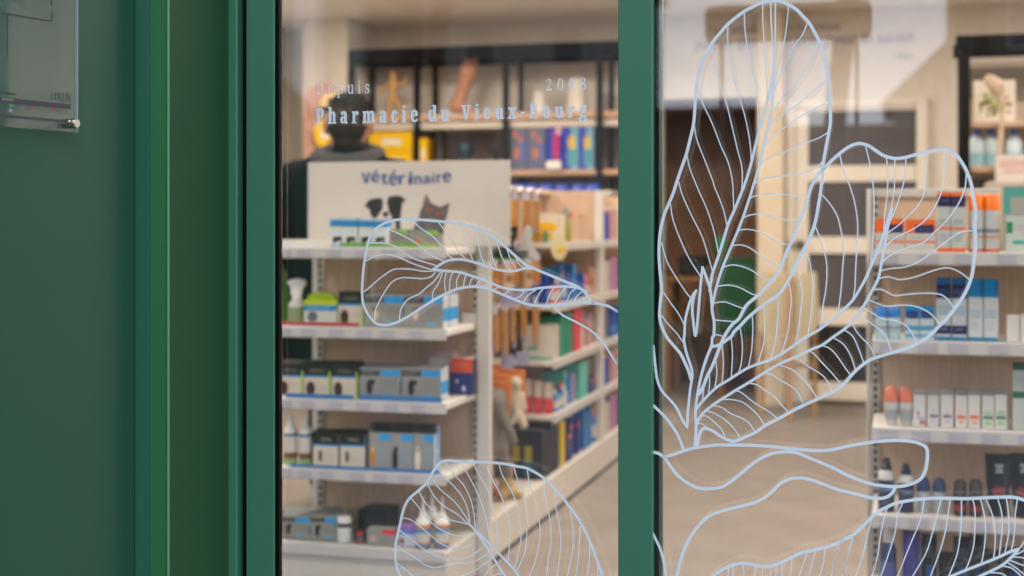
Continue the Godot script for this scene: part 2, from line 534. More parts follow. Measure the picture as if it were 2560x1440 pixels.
const PRINTS := {
	"pet_blue": "r 0 0 100 100 c6c9cc;r 0 6 100 24 2b7fb8;r 10 30 80 4 d9c95a;t 12 40 76 10 8fb7d0;e 35 74 16 12 1d1f22;e 62 70 18 9 1d1f22;r 78 62 8 24 1d1f22;r 0 92 100 8 6f9cc0;r 100 0 60 100 c9ccd0;r 100 0 60 30 2f86c0;r 160 0 10 100 c6ccd2",
	"pet_grey_green": "r 0 0 100 100 82837d;r 58 4 38 18 7fb32a;t 50 36 44 36 6a6b66;e 26 66 14 14 b5693a;r 0 84 100 16 7ea93a;r 100 0 60 100 84857f;r 100 0 60 22 2a2c2c;r 160 0 10 100 8d8e88",
	"pet_grey": "r 0 0 100 100 82827e;r 0 7 50 17 2a2d31;t 6 13 38 5 d8d8d4;r 52 6 48 20 2489c4;t 54 36 42 30 6c6d6a;e 24 60 8 24 1e2022;e 30 44 9 8 1e2022;r 56 82 22 7 4aa0cc;r 0 94 100 6 74746f;r 100 0 60 100 c3c6c9;r 100 40 60 40 2f93cf;r 122 0 4 100 3d6f9c;r 160 0 10 100 8b8e90",
	"pet_grey_b": "r 0 0 100 100 858580;r 0 7 50 17 2a2d31;t 6 13 38 5 d8d8d4;r 52 6 48 20 2489c4;t 54 36 42 30 6c6d6a;e 28 58 7 20 c9b49a;e 27 44 7 7 6b5138;r 56 82 22 7 4aa0cc;r 100 0 60 100 c3c6c9;r 100 40 60 40 2f93cf;r 122 0 4 100 3d6f9c;r 160 0 10 100 8b8e90",
	"pet_lime": "r 0 0 100 100 b9bfb6;r 0 0 100 20 a3b71c;r 0 20 100 22 2776ae;t 10 26 70 10 9dc3dd;e 26 64 16 20 5f6068;t 50 52 40 34 a7b09a;r 100 0 60 100 9cae2a;r 160 0 10 100 a9bf22",
	"pet_black": "r 0 0 100 100 c0b5a8;r 0 0 100 34 242220;t 22 16 54 8 9d958c;r 0 34 100 6 2a80bd;e 24 74 17 22 43291f;t 52 58 34 24 a79c90;r 92 20 8 80 93b030;r 100 0 60 100 b7ad9f;r 100 0 60 34 242220;r 160 0 10 100 1f1e1d",
	"pet_black_b": "r 0 0 100 100 c2b8ab;r 0 0 100 30 242322;t 30 12 44 10 b9b1a7;r 0 30 100 6 2a80bd;t 40 56 44 26 b0a597;e 28 66 8 18 5a4334;r 100 0 60 100 8d8d8b;r 160 0 10 100 202020",
	"pet_tall_cat": "r 0 0 100 100 8a8b88;r 48 4 52 18 2691cf;t 44 36 46 12 6c9cc0;t 44 60 46 12 6c9cc0;e 16 68 13 30 b77a35;e 16 46 9 8 d19a55;r 100 0 60 100 ccd3da;r 118 0 30 100 2c8dcb;r 118 46 30 4 d7dde2;r 160 0 10 100 1f2427",
	"pet_tall_dog": "r 0 0 100 100 8a8b88;r 48 4 52 18 2691cf;t 44 36 46 12 6c9cc0;t 44 60 46 12 6c9cc0;e 18 70 14 30 17181a;e 22 44 10 9 17181a;r 100 0 60 100 ccd3da;r 118 0 30 100 2c8dcb;r 118 46 30 4 d7dde2;r 160 0 10 100 1f2427",
	"pet_tall_pale": "r 0 0 100 100 8a8b88;r 48 4 52 18 2691cf;t 44 36 46 12 6c9cc0;t 44 60 46 12 6c9cc0;e 18 66 14 32 d3c6b6;e 18 44 4 5 332b26;r 100 0 60 100 ccd3da;r 118 0 30 100 2c8dcb;r 118 46 30 4 d7dde2;r 160 0 10 100 1f2427",
	"red_navy": "r 0 0 100 100 2c3470;r 0 0 100 38 d5512c;t 20 16 60 5 e79877;e 30 62 6 6 c8c9d8;e 60 82 8 8 c8c9d8;r 100 0 60 100 2a2c44;r 160 0 10 100 c9b7ad",
	"pink_flat": "r 0 0 100 100 b79c98;t 20 30 60 40 a98d8a;r 100 0 60 100 a88;r 160 0 10 100 b79c98",
	"white_plain": "r 0 0 100 100 c4c1bc;r 100 0 60 100 bdbab5;r 160 0 10 100 c8c5c0",
	"dark_green": "r 0 0 100 100 16241f;r 100 0 60 100 13201b;r 160 0 10 100 1a2a24",
	"black_red": "r 0 0 100 100 1d2524;r 25 12 50 26 c02c2c;t 25 46 50 30 8fb4c4;r 15 80 70 12 b3595a;r 100 0 60 100 1d2524;r 160 0 10 100 222",
	"grey_red": "r 0 0 100 100 83837d;r 52 2 48 30 c72b33;e 20 64 12 20 b49382;t 44 50 40 30 6f6f6a;r 100 0 60 100 7d7d78;r 160 0 10 100 8e8e88",
	"purple_blue": "r 0 0 100 100 b6b7c6;r 0 0 100 22 7a5fa6;r 0 22 100 18 2c76b5;t 30 48 56 36 9fa0b8;e 20 74 16 16 7b533a;r 100 0 60 100 2a5f94;r 160 0 10 100 8a6cb0",
	"orange_navy": "r 0 0 100 100 b9b6b0;r 0 0 100 42 e0622a;r 30 16 66 26 262a4f;t 36 26 54 6 6c6f96;t 12 52 76 12 8f9296;r 0 66 100 7 d0694a;t 14 78 70 14 a2a4a8;r 100 0 60 100 b3b0aa;r 100 0 60 42 d95e28;r 160 0 10 100 e06a34",
	"orange_tall": "r 0 0 100 100 aeb2b0;r 0 0 100 6 df6a32;r 0 6 100 18 2c2548;t 12 13 76 5 6d6890;t 14 46 70 8 5f6670;r 0 58 100 5 cb6a4a;t 14 70 60 14 727a84;r 0 93 100 7 cf5f33;r 100 0 60 100 a9adab;r 160 0 10 100 df6a32",
	"navy_tall": "r 0 0 100 100 a9b0b6;r 0 0 100 10 1c5f96;r 0 10 100 22 1e2750;t 10 18 80 6 6872a0;t 10 46 80 14 3b6f93;r 0 76 100 14 1e2448;t 24 81 50 4 8f97b4;r 0 94 100 6 1f6c96;r 100 0 60 100 a3aab0;r 160 0 10 100 1c6fa6",
	"cyan_tall": "r 0 0 100 100 b4b8ba;r 0 0 100 29 1d7fb4;r 80 0 20 29 17679c;t 12 50 76 12 3d7796;t 12 70 60 12 9aa2a6;r 0 94 100 6 1f7396;r 100 0 60 100 1a6496;r 160 0 10 100 1f86bd",
	"blue_low": "r 0 0 100 100 aab6be;r 0 0 100 34 1d78b2;r 12 14 80 22 1f2c5e;t 16 22 70 6 6f7fb0;r 0 58 100 14 3d86a8;r 0 84 100 8 2f87a6;r 100 0 60 100 3689b4;r 160 0 10 100 2190c4",
	"white_lilac": "r 0 0 100 100 c0beba;t 34 46 36 16 9a8a9e;r 20 62 70 8 6b5270;r 30 74 50 14 bba7be;r 100 0 60 100 b9b7b3;r 160 0 10 100 c3c1bd",
	"white_coral": "r 0 0 100 100 c2bfba;t 34 46 36 16 c58a74;r 14 62 76 9 cd5b3a;r 30 76 46 12 d39a80;r 100 0 60 100 b9b7b3;r 160 0 10 100 c3c1bd",
	"white_green": "r 0 0 100 100 c0beba;r 20 46 60 14 8fb38c;r 10 62 80 9 47614d;r 24 76 54 14 8ab884;r 100 0 60 100 b9b7b3;r 160 0 10 100 c3c1bd",
	"white_magenta": "r 0 0 100 100 c2c0be;e 40 58 9 9 b8336f;r 30 70 60 6 6f86a4;r 50 80 46 14 a8596a;r 100 0 60 100 b9b7b3;r 160 0 10 100 c3c1bd",
	"white_teal": "r 0 0 100 100 bdb8b0;t 20 12 50 8 a5a29c;t 16 28 60 30 a9a6a0;r 14 62 36 10 3f9c86;r 0 93 100 7 3f9c88;r 100 0 60 100 b5a99f;r 160 0 10 100 c6c0b8",
	"green_side": "r 0 0 100 100 1d7d66;t 20 20 40 50 4a9c88;r 100 0 60 100 17795f;t 110 20 34 40 3f9280;r 160 0 10 100 1c5b4b",
	"crimson": "r 0 0 100 100 b8374a;t 20 20 50 50 cf6a78;r 100 0 60 100 bf3a4c;r 160 0 10 100 c74c5c",
	"salmon": "r 0 0 100 100 b98680;t 20 20 50 50 a46f6a;r 100 0 60 100 b58a84;r 160 0 10 100 c9a29c",
	"red_white": "r 0 0 100 100 c3b4ac;r 0 50 100 50 c9474c;r 0 88 100 12 b8292f;r 100 0 60 100 3a3440;r 160 0 10 100 c3b4ac",
	"lilac_box": "r 0 0 100 100 9a86b4;r 0 50 100 20 5b58a4;r 100 0 60 100 a86f9a;r 160 0 10 100 a99",
	"teal_flat": "r 0 0 100 100 4f9c92;t 20 20 50 60 6fb0a6;r 100 0 60 100 5aa79d;t 110 14 36 50 7fbab2;r 160 0 10 100 3f7c74",
	"navy_red": "r 0 0 100 100 2b2f74;e 40 26 24 12 d1462f;r 24 64 50 10 6266a4;r 100 0 60 100 2c2f66;r 110 10 40 16 cf6a60;t 108 40 44 30 8a7fa0;r 160 0 10 100 2b2a50",
	"blue_stripe": "r 0 0 100 100 2f6fae;r 30 0 12 100 7fa6cf;r 100 0 60 100 2a74b4;r 120 0 10 100 9bb6d4;r 160 0 10 100 2f7fc0",
	"yellow_pack": "r 0 0 100 100 c6ae1c;e 60 40 16 16 8f94a2;r 0 72 100 28 b3aaa0;r 100 0 60 100 c2a818;r 160 0 10 100 d0b82a",
	"dark_bulk": "r 0 0 100 100 26282c;r 10 34 16 30 8e8428;r 36 32 16 32 8e8428;r 62 32 16 34 8e8428;r 12 64 14 30 2f4c58;r 62 64 16 30 38586a;r 100 0 60 100 2a2e33;r 160 0 10 100 303236",
	"navy_pack": "r 0 0 100 100 183a86;t 20 20 60 40 3f66b0;e 40 30 20 12 8f8aa0;r 100 0 60 100 1c4a9c;r 100 60 60 24 2f7fbe;r 160 0 10 100 1a3a7a",
	"dental_blue": "r 0 0 100 100 2b4aa0;e 30 60 14 24 8f6fb0;t 40 20 50 30 7f8fd0;r 100 0 60 100 2a4a9a;r 160 0 10 100 c9b7a8",
	"kraft_pack": "r 0 0 100 100 a9794a;r 20 30 60 40 b98a58;e 50 54 20 14 8b5a30;r 0 84 100 16 8583a4;r 100 0 60 100 9a6c40;r 160 0 10 100 aaa",
	"pale_pack": "r 0 0 100 100 b39a84;t 10 20 70 50 9c7f66;r 100 0 60 100 a78d76;r 110 40 40 24 7c4f36;r 160 0 10 100 aaa",
	"lilac_card": "r 0 0 100 100 8d8aa6;t 20 20 60 60 77748f;r 100 0 60 100 8d8aa6;r 160 0 10 100 8d8aa6",
	"amber_pack": "r 0 0 100 100 b37a2c;r 10 10 80 20 c28e3e;r 28 50 40 30 9d5c1c;r 0 84 100 16 8583a4;r 100 0 60 100 9a6222;r 160 0 10 100 aaa",
	"orange_bag": "r 0 0 100 100 cf7430;r 0 10 100 10 d98a44;r 40 32 20 40 918e9c;r 100 0 60 100 c06828;r 160 0 10 100 d98a44",
	"yellow_bin": "r 0 0 100 100 d6a800;r 30 34 44 34 c9c2b0;r 0 78 100 4 a98400;r 100 0 60 100 b88f00;r 160 0 10 100 e0b400",
	"brace_grey": "r 0 0 100 100 5c6076;e 36 24 14 8 b8653f;e 66 36 12 7 b8653f;e 44 64 18 12 b06a48;r 70 40 24 40 4a60a0;r 0 0 100 8 4a4c8a;r 100 0 60 100 565a70;r 160 0 10 100 666a80",
	"brace_red": "r 0 0 100 100 2f36a0;e 62 50 22 40 b42d52;r 60 0 40 26 c0a4b0;r 0 86 100 14 3a3f8a;r 100 0 60 100 2c3390;r 160 0 10 100 3a40a8",
	"brace_teal": "r 0 0 100 100 3c44a4;r 50 0 50 100 6f9fb0;e 55 42 24 16 c9a93a;r 30 56 60 34 4f8f9a;r 100 0 60 100 343a98;r 160 0 10 100 444cb0",
	"yellow_food": "r 0 0 100 100 c9bfae;r 0 30 100 16 d0b84a;r 0 66 100 20 e0b010;r 100 0 60 100 c9bda6;r 160 0 10 100 d9d2c2",
	"red_food": "r 0 0 100 100 c9ab92;r 0 0 100 18 c93a22;e 50 55 28 20 9fa0a0;r 0 82 100 10 c78a3a;r 100 0 60 100 bfa086;r 160 0 10 100 c93a22",
	"white_green_card": "r 0 0 100 100 b3b7b3;r 0 18 30 30 2f7f52;t 36 24 50 20 8a8f8c;r 30 68 70 10 2f9a8c;r 100 0 60 100 a9ada9;r 160 0 10 100 bfc3bf",
	"promo_red": "r 0 0 100 100 bfb6ae;t 10 20 80 26 a82a30;t 20 56 70 14 a82a30;r 100 0 60 100 b5aca4;r 160 0 10 100 bfb6ae",
	"teal_promo": "r 0 0 100 100 8f938f;r 0 0 100 16 4f8f88;r 0 16 26 26 4f8f88;e 60 60 24 18 6f746c;r 100 0 60 100 4a9a90;r 160 0 10 100 4a9a90",
	"green_stack": "r 0 0 100 100 a9afa9;r 0 0 100 10 1a4a3c;r 0 42 100 10 1f5f4a;t 60 16 36 24 7d857f;t 60 60 36 30 7d857f;r 100 0 60 100 9fa59f;r 160 0 10 100 1a4a3c",
	"violet_box": "r 0 0 100 100 3c3a78;t 20 14 50 40 5a5896;r 14 70 60 12 4f8fa0;r 100 0 60 100 34326c;r 160 0 10 100 46448a",
	"black_grooming": "r 0 0 100 100 141619;t 26 14 50 18 6a7074;r 30 44 50 20 1a3f7a;e 50 76 20 14 1f6f9c;r 100 0 60 100 121417;r 160 0 10 100 1c1e20",
}
func _ready() -> void:
	rng.seed = 7
	# camera
	var cam := Camera3D.new()
	cam.name = "camera"
	cam.projection = Camera3D.PROJECTION_FRUSTUM
	cam.near = 0.05
	cam.far = 300.0
	cam.size = 1440.0 / FOCAL * cam.near
	cam.frustum_offset = Vector2(0, -(720.0 - HORIZON) / FOCAL * cam.near)
	cam.position = EYE
	cam.rotation.y = TURN
	var lens := CameraAttributesPhysical.new()
	lens.frustum_focal_length = 50.0
	lens.frustum_focus_distance = 2.27
	lens.frustum_near = 0.05
	lens.frustum_far = 300.0
	lens.exposure_aperture = 3.6
	cam.attributes = lens
	add_child(cam)
	# sky
	var sky := ProceduralSkyMaterial.new()
	sky.sky_top_color = Color(0.66, 0.72, 0.8)
	sky.sky_horizon_color = Color(0.82, 0.85, 0.9)
	sky.sky_curve = 0.3
	sky.ground_bottom_color = Color(0.3, 0.29, 0.28)
	sky.ground_horizon_color = Color(0.5, 0.5, 0.5)
	sky.sun_angle_max = 1.0
	sky.energy_multiplier = 3.0
	var env := Environment.new()
	env.background_mode = Environment.BG_SKY
	env.sky = Sky.new()
	env.sky.sky_material = sky
	env.tonemap_mode = Environment.TONE_MAPPER_LINEAR
	env.tonemap_exposure = 1.0
	env.sdfgi_enabled = true
	env.ssao_enabled = true
	env.ssil_enabled = true
	var we := WorldEnvironment.new()
	we.name = "world"
	we.environment = env
	add_child(we)
	var sun := DirectionalLight3D.new()
	sun.name = "sun"
	sun.light_energy = 0.32
	sun.light_color = Color(1.0, 0.97, 0.93)
	sun.light_angular_distance = 14.0
	sun.shadow_enabled = true
	sun.rotation = Vector3(deg_to_rad(-52), deg_to_rad(24), 0)
	add_child(sun)
	var film := paint("d4e0ea", 0.55)
	mats["film"] = film
	ceiling_lights()
	shop_shell()
	shop_front()
	street()
	back_door_area()
	back_shelving()
	pet_gondola()
	side_bay()
	care_unit()
	customer()
	information_plate()
	shop_lettering()
	drawings()

const ROOF := 2.66
const BACK := 9.83       # metres from the camera's plane to the back wall

func ceiling_lights() -> void:
	var n := 0
	for x in [-3.0, -1.1, 0.9, 2.9]:
		for z in [-0.9, -2.5, -4.1, -5.7]:
			n += 1
			var t := thing("ceiling_light", "square ceiling light panel, %s row from the window, %s from the left wall" % [["first", "second", "third", "fourth"][(n - 1) % 4], ["first", "second", "third", "fourth"][(n - 1) / 4]], "ceiling light", Vector3(x, ROOF, z), 0.0, "recessed ceiling light panels")
			var fr := mb()
			for s in [-1.0, 1.0]:
				box(fr, Vector3(0.64, 0.02, 0.03), Vector3(0, -0.011, s * 0.305), 0.003)
				box(fr, Vector3(0.03, 0.02, 0.578), Vector3(s * 0.305, -0.011, 0), 0.003)
			put("frame", fr, paint("dcdcd8", 0.4), t)
			var em := StandardMaterial3D.new()
			em.albedo_color = Color("e8e2d8")
			em.emission_enabled = true
			em.emission = Color(1.0, 0.93, 0.85)
			em.emission_energy_multiplier = 3.0
			put("diffuser", one_box(Vector3(0.578, 0.006, 0.578), Vector3(0, -0.008, 0)), em, t)
			var l := AreaLight3D.new()
			l.name = "panel_light"
			l.area_size = Vector2(0.56, 0.56)
			l.light_color = Color(1.0, 0.955, 0.9)
			l.light_energy = (4.9 if x < 0.0 else 2.9) if z < -5.0 else 2.8
			l.area_range = 14.0
			l.shadow_enabled = true
			l.position = Vector3(0, -0.02, 0)
			l.rotation.x = -PI / 2
			t.add_child(l, true)

func shop_shell() -> void:
	var wall := grain("d6cdc1", "ded6cb", Vector3(1.2, 1.2, 1.2), 0.02, 0.85)
	var zb := EYE.z - BACK
	var floor_m := grain("7c726a", "8b8179", Vector3(0.6, 0.6, 0.6), 0.01, 0.5, 4, 0.35)
	struct("floor", span_box(Vector3(-4.6, -0.14, 0.02), Vector3(4.4, 0, zb - 1.6)), floor_m)
	struct("ceiling", span_box(Vector3(-4.6, ROOF + 0.002, 0.02), Vector3(4.4, ROOF + 0.2, zb - 1.6)), grain("ece5db", "f0eae1", Vector3(0.8, 0.8, 0.8), 0.02, 0.9))
	struct("left_wall", span_box(Vector3(-4.6, 0, 0.0), Vector3(-4.45, ROOF, zb - 1.6)), wall)
	struct("right_wall", span_box(Vector3(4.25, 0, 0.0), Vector3(4.4, ROOF, zb - 1.6)), wall)
	# the back wall, with a doorway to a brown side room
	var xa := px(1655, BACK)
	var xb := px(1893, BACK)
	var head := hy(246, 1770, BACK)
	var b := mb()
	box(b, Vector3(xa + 4.45, ROOF, 0.12), Vector3((xa - 4.45) / 2, ROOF / 2, zb - 0.06))
	box(b, Vector3(4.25 - xb, ROOF, 0.12), Vector3((4.25 + xb) / 2, ROOF / 2, zb - 0.06))
	box(b, Vector3(xb - xa, ROOF - head, 0.12), Vector3((xa + xb) / 2, (ROOF + head) / 2, zb - 0.06))
	struct("back_wall", b, wall)
	var brown := grain("94694d", "a87a5b", Vector3(1.2, 1.2, 1.2), 0.02, 0.6)
	var r := mb()
	box(r, Vector3(2.4, ROOF, 0.1), Vector3((xa + xb) / 2, ROOF / 2, zb - 1.4))
	box(r, Vector3(0.1, ROOF, 1.22), Vector3(xa - 0.55, ROOF / 2, zb - 0.735))
	box(r, Vector3(0.1, ROOF, 1.22), Vector3(xb + 0.55, ROOF / 2, zb - 0.735))
	struct("side_room_walls", r, brown)
	# square column at the left of the back wall
	var c0 := px(755, 9.3)
	var c1 := px(868, 9.3)
	var col := struct("column", span_box(Vector3(c0, 0, EYE.z - 9.3), Vector3(c1, ROOF, zb), 0.006), grain("d8cdbd", "e0d6c6", Vector3(1.2, 1.2, 1.2), 0.02, 0.8))
	# slim pilaster left of the back door
	struct("pilaster", span_box(Vector3(px(1893, 9.6), 0, EYE.z - 9.6), Vector3(px(1958, 9.6), ROOF, zb), 0.006), grain("cdbda6", "d6c7b1", Vector3(1.2, 1.2, 1.2), 0.02, 0.8))
	# a quotation painted on the back wall in purple script
	var q := thing("wall_quotation", "two lines of purple slanted script on the pale back wall above the door", "wall lettering", Vector3.ZERO)
	var ink := paint("8d6f92", 0.8)
	var lean := Basis(Vector3(1, 0, 0), Vector3(0.25, 1, 0), Vector3(0, 0, 1))
	var z := BACK - 0.004
	_line(q, "J'ai décidé d'être heureux", 1768, 2098, 92, 66, z, ink, lean)
	_line(q, "parce que c'est bon pour la santé", 1735, 2278, 130, 96, z, ink, lean)
	_line(q, "Voltaire", 2236, 2282, 146, 134, z, paint("9a948c", 0.8), Basis())

func _line(parent: Node3D, text: String, u0: float, u1: float, v0: float, v1: float, zd: float, m: Material, basis: Basis) -> void:
	var a := at(u0, v0, zd)
	words("lettering", text, "Droid Serif", 400, a, px(u1, zd) - a.x, hy(v1, (u0 + u1) / 2, zd) - hy(v0, (u0 + u1) / 2, zd), m, parent, 0, 0.002, basis)

func green(kind := 0) -> StandardMaterial3D:
	# satin green powder coat, with the fine orange-peel of the coating
	var key := "green %d" % kind
	if not mats.has(key):
		var m := StandardMaterial3D.new()
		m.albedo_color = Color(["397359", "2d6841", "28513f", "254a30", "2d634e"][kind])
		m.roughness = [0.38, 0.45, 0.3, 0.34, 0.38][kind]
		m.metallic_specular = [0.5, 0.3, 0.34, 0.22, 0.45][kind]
		var n := FastNoiseLite.new()
		n.seed = 3
		n.frequency = 0.12
		var t := NoiseTexture2D.new()
		t.noise = n
		t.width = 256
		t.height = 256
		t.seamless = true
		t.as_normal_map = true
		t.bump_strength = 1.2
		m.normal_enabled = true
		m.normal_texture = t
		m.normal_scale = 0.12
		m.uv1_triplanar = true
		m.uv1_scale = Vector3(14, 14, 14)
		mats[key] = m
	return mats[key]

func shop_front() -> void:
	var f := thing("shopfront", "green metal shop front with stepped side panel, mullion and large window", "shop front")
	var top := 2.5
	var low := -0.14
	var fz := 0.03
	# fixed frame post left of the window
	put("frame_post", span_box(Vector3(px(615, 2.19), low, -0.021), Vector3(px(685.5, 2.19), top, 0.01), 0.0015), green(), f)
	put("mullion", span_box(Vector3(px(1545, 2.19), low, -0.05), Vector3(px(1631, 2.19), top, 0.01), 0.0015), green(), f)
	put("right_post", span_box(Vector3(0.78, low, -0.06), Vector3(0.84, top, fz), 0.0025), green(), f)
	put("sealing_gap", span_box(Vector3(px(598, 2.2), low, -0.05), Vector3(px(616, 2.2), top, -0.004)), paint("040507", 0.5, 0.0, 0.3), f)
	put("edge_trim", span_box(Vector3(px(555, 2.2), low, -0.05), Vector3(px(591, 2.18), top, 0.018), 0.002), green(), f)
	put("inner_trim", span_box(Vector3(px(591.2, 2.2), low, -0.05), Vector3(px(600, 2.2), top, -0.002), 0.002), green(), f)
	# splayed panels of the side return: [u right edge, depth there, u left edge]
	var d := Vector3(-0.1944, 0, 0.981)
	var n := Vector3(0.981, 0, 0.1944)
	var c := Vector3(px(571.5, 2.18), 0, EYE.z - 2.18)
	var e := c + d * 0.153
	var lift := Vector3.UP * low
	var high := Vector3.UP * top
	var st := mb()
	_plank(st, c, e, n, 0.03, low, top)
	put("return_panel", st, green(3), f)
	# the nosing of the return: a bevelled strip, then a flat strip towards the street panel
	var k := at(378, HORIZON, 2.03)
	var j := at(340, HORIZON, 2.03)
	e = at(420, HORIZON, 2.03)
	st = mb()
	_plank(st, Vector3(e.x, 0, e.z - 0.001), Vector3(k.x, 0, k.z + 0.005), (Vector3(k.z + 0.006 - e.z, 0, e.x - k.x)).normalized(), 0.02, low, top)
	put("bevel_strip", st, green(1), f)
	st = mb()
	_plank(st, Vector3(k.x - 0.0008, 0, k.z + 0.004), Vector3(j.x, 0, j.z + 0.004), Vector3(0, 0, 1), 0.02, low, top)
	put("flat_strip", st, green(4), f)
	put("corner_bead", span_box(Vector3(e.x - 0.0012, low, e.z - 0.004), Vector3(e.x + 0.0012, top, e.z + 0.0015), 0.0005), paint("5f8f74", 0.25), f)
	st = mb()
	var j0 := Vector3(j.x, 0, j.z)
	_plank(st, j0, j0 + d * 1.3, n, 0.03, low, top)
	put("street_panel", st, green(2), f)
	# windows: two sheets each with a black spacer between
	var pane_l := px(703, 2.2)
	var pane_r := px(1560, 2.2)
	put("window_pane", span_box(Vector3(pane_l, 0.0, -0.006), Vector3(pane_r, 2.2, 0)), glass_mat(), f)
	put("window_pane", span_box(Vector3(pane_l, 0.0, -0.028), Vector3(pane_r, 2.2, -0.022)), glass_mat(), f)
	put("glazing_spacer", span_box(Vector3(px(685.8, 2.2), low, -0.0215), Vector3(px(706, 2.2215), 2.2, -0.0072)), paint("030405", 0.6, 0.0, 0.25), f)
	put("gasket", span_box(Vector3(px(685.8, 2.195), low, -0.0068), Vector3(px(706, 2.2075), 2.2, 0.006), 0.001), paint("030405", 0.6, 0.0, 0.25), f)
	put("sill", span_box(Vector3(px(615, 2.17), low, -0.075), Vector3(0.84, 0.0, 0.045), 0.003), green(), f)
	put("transom", span_box(Vector3(px(600, 2.17), 2.2, -0.058), Vector3(0.84, 2.3, 0.028), 0.003), green(), f)
	put("upper_panel", span_box(Vector3(-1.3, 2.3, -0.05), Vector3(4.4, 3.6, 0.02)), green(), f)
	put("right_window", span_box(Vector3(0.84, 0.0, -0.02), Vector3(4.3, 2.3, -0.012)), glass_mat(), f)
	put("plinth", span_box(Vector3(0.84, low, -0.06), Vector3(4.4, 0.0, 0.02), 0.003), green(), f)
	var ca := thing("canopy", "green metal canopy above the shop window", "canopy", Vector3(0, 2.52, 0))
	put("roof_slab", span_box(Vector3(-2.6, 0, 0.022), Vector3(4.4, 0.16, 0.4), 0.01), green(), ca)
	# the sliding door leaf
	var g := thing("glass_door", "frameless double glazed door right of the green mullion", "door")
	var dl := px(1633, 2.2)
	put("door_pane", span_box(Vector3(dl, 0.02, -0.006), Vector3(0.76, 2.18, 0)), glass_mat(), g)
	put("door_pane", span_box(Vector3(dl, 0.02, -0.028), Vector3(0.76, 2.18, -0.022)), glass_mat(), g)
	put("black_seal", span_box(Vector3(dl, 0.02, -0.0215), Vector3(px(1646, 2.207), 2.18, -0.0075), 0.001), paint("030405", 0.6, 0.0, 0.25), g)
	put("spacer_bar", span_box(Vector3(px(1646.3, 2.212), 0.02, -0.0205), Vector3(px(1656, 2.212), 2.18, -0.010), 0.001), paint("6f7f6c", 0.3, 0.6), g)
	put("inner_edge", span_box(Vector3(px(1652, 2.25), 0.02, -0.045), Vector3(px(1659, 2.25), 2.18, -0.03), 0.001), paint("b59c88", 0.4), g)

func _plank(st: SurfaceTool, a: Vector3, b: Vector3, n: Vector3, thick: float, y0: float, y1: float) -> void:
	# an upright sheet from a to b whose seen side faces along n
	var d := b - a
	var turn := Basis(d.normalized(), Vector3.UP, d.normalized().cross(Vector3.UP))
	box(st, Vector3(d.length(), y1 - y0, thick), (a + b) * 0.5 - n * thick * 0.5 + Vector3.UP * (y0 + y1) * 0.5, 0.0012, turn)

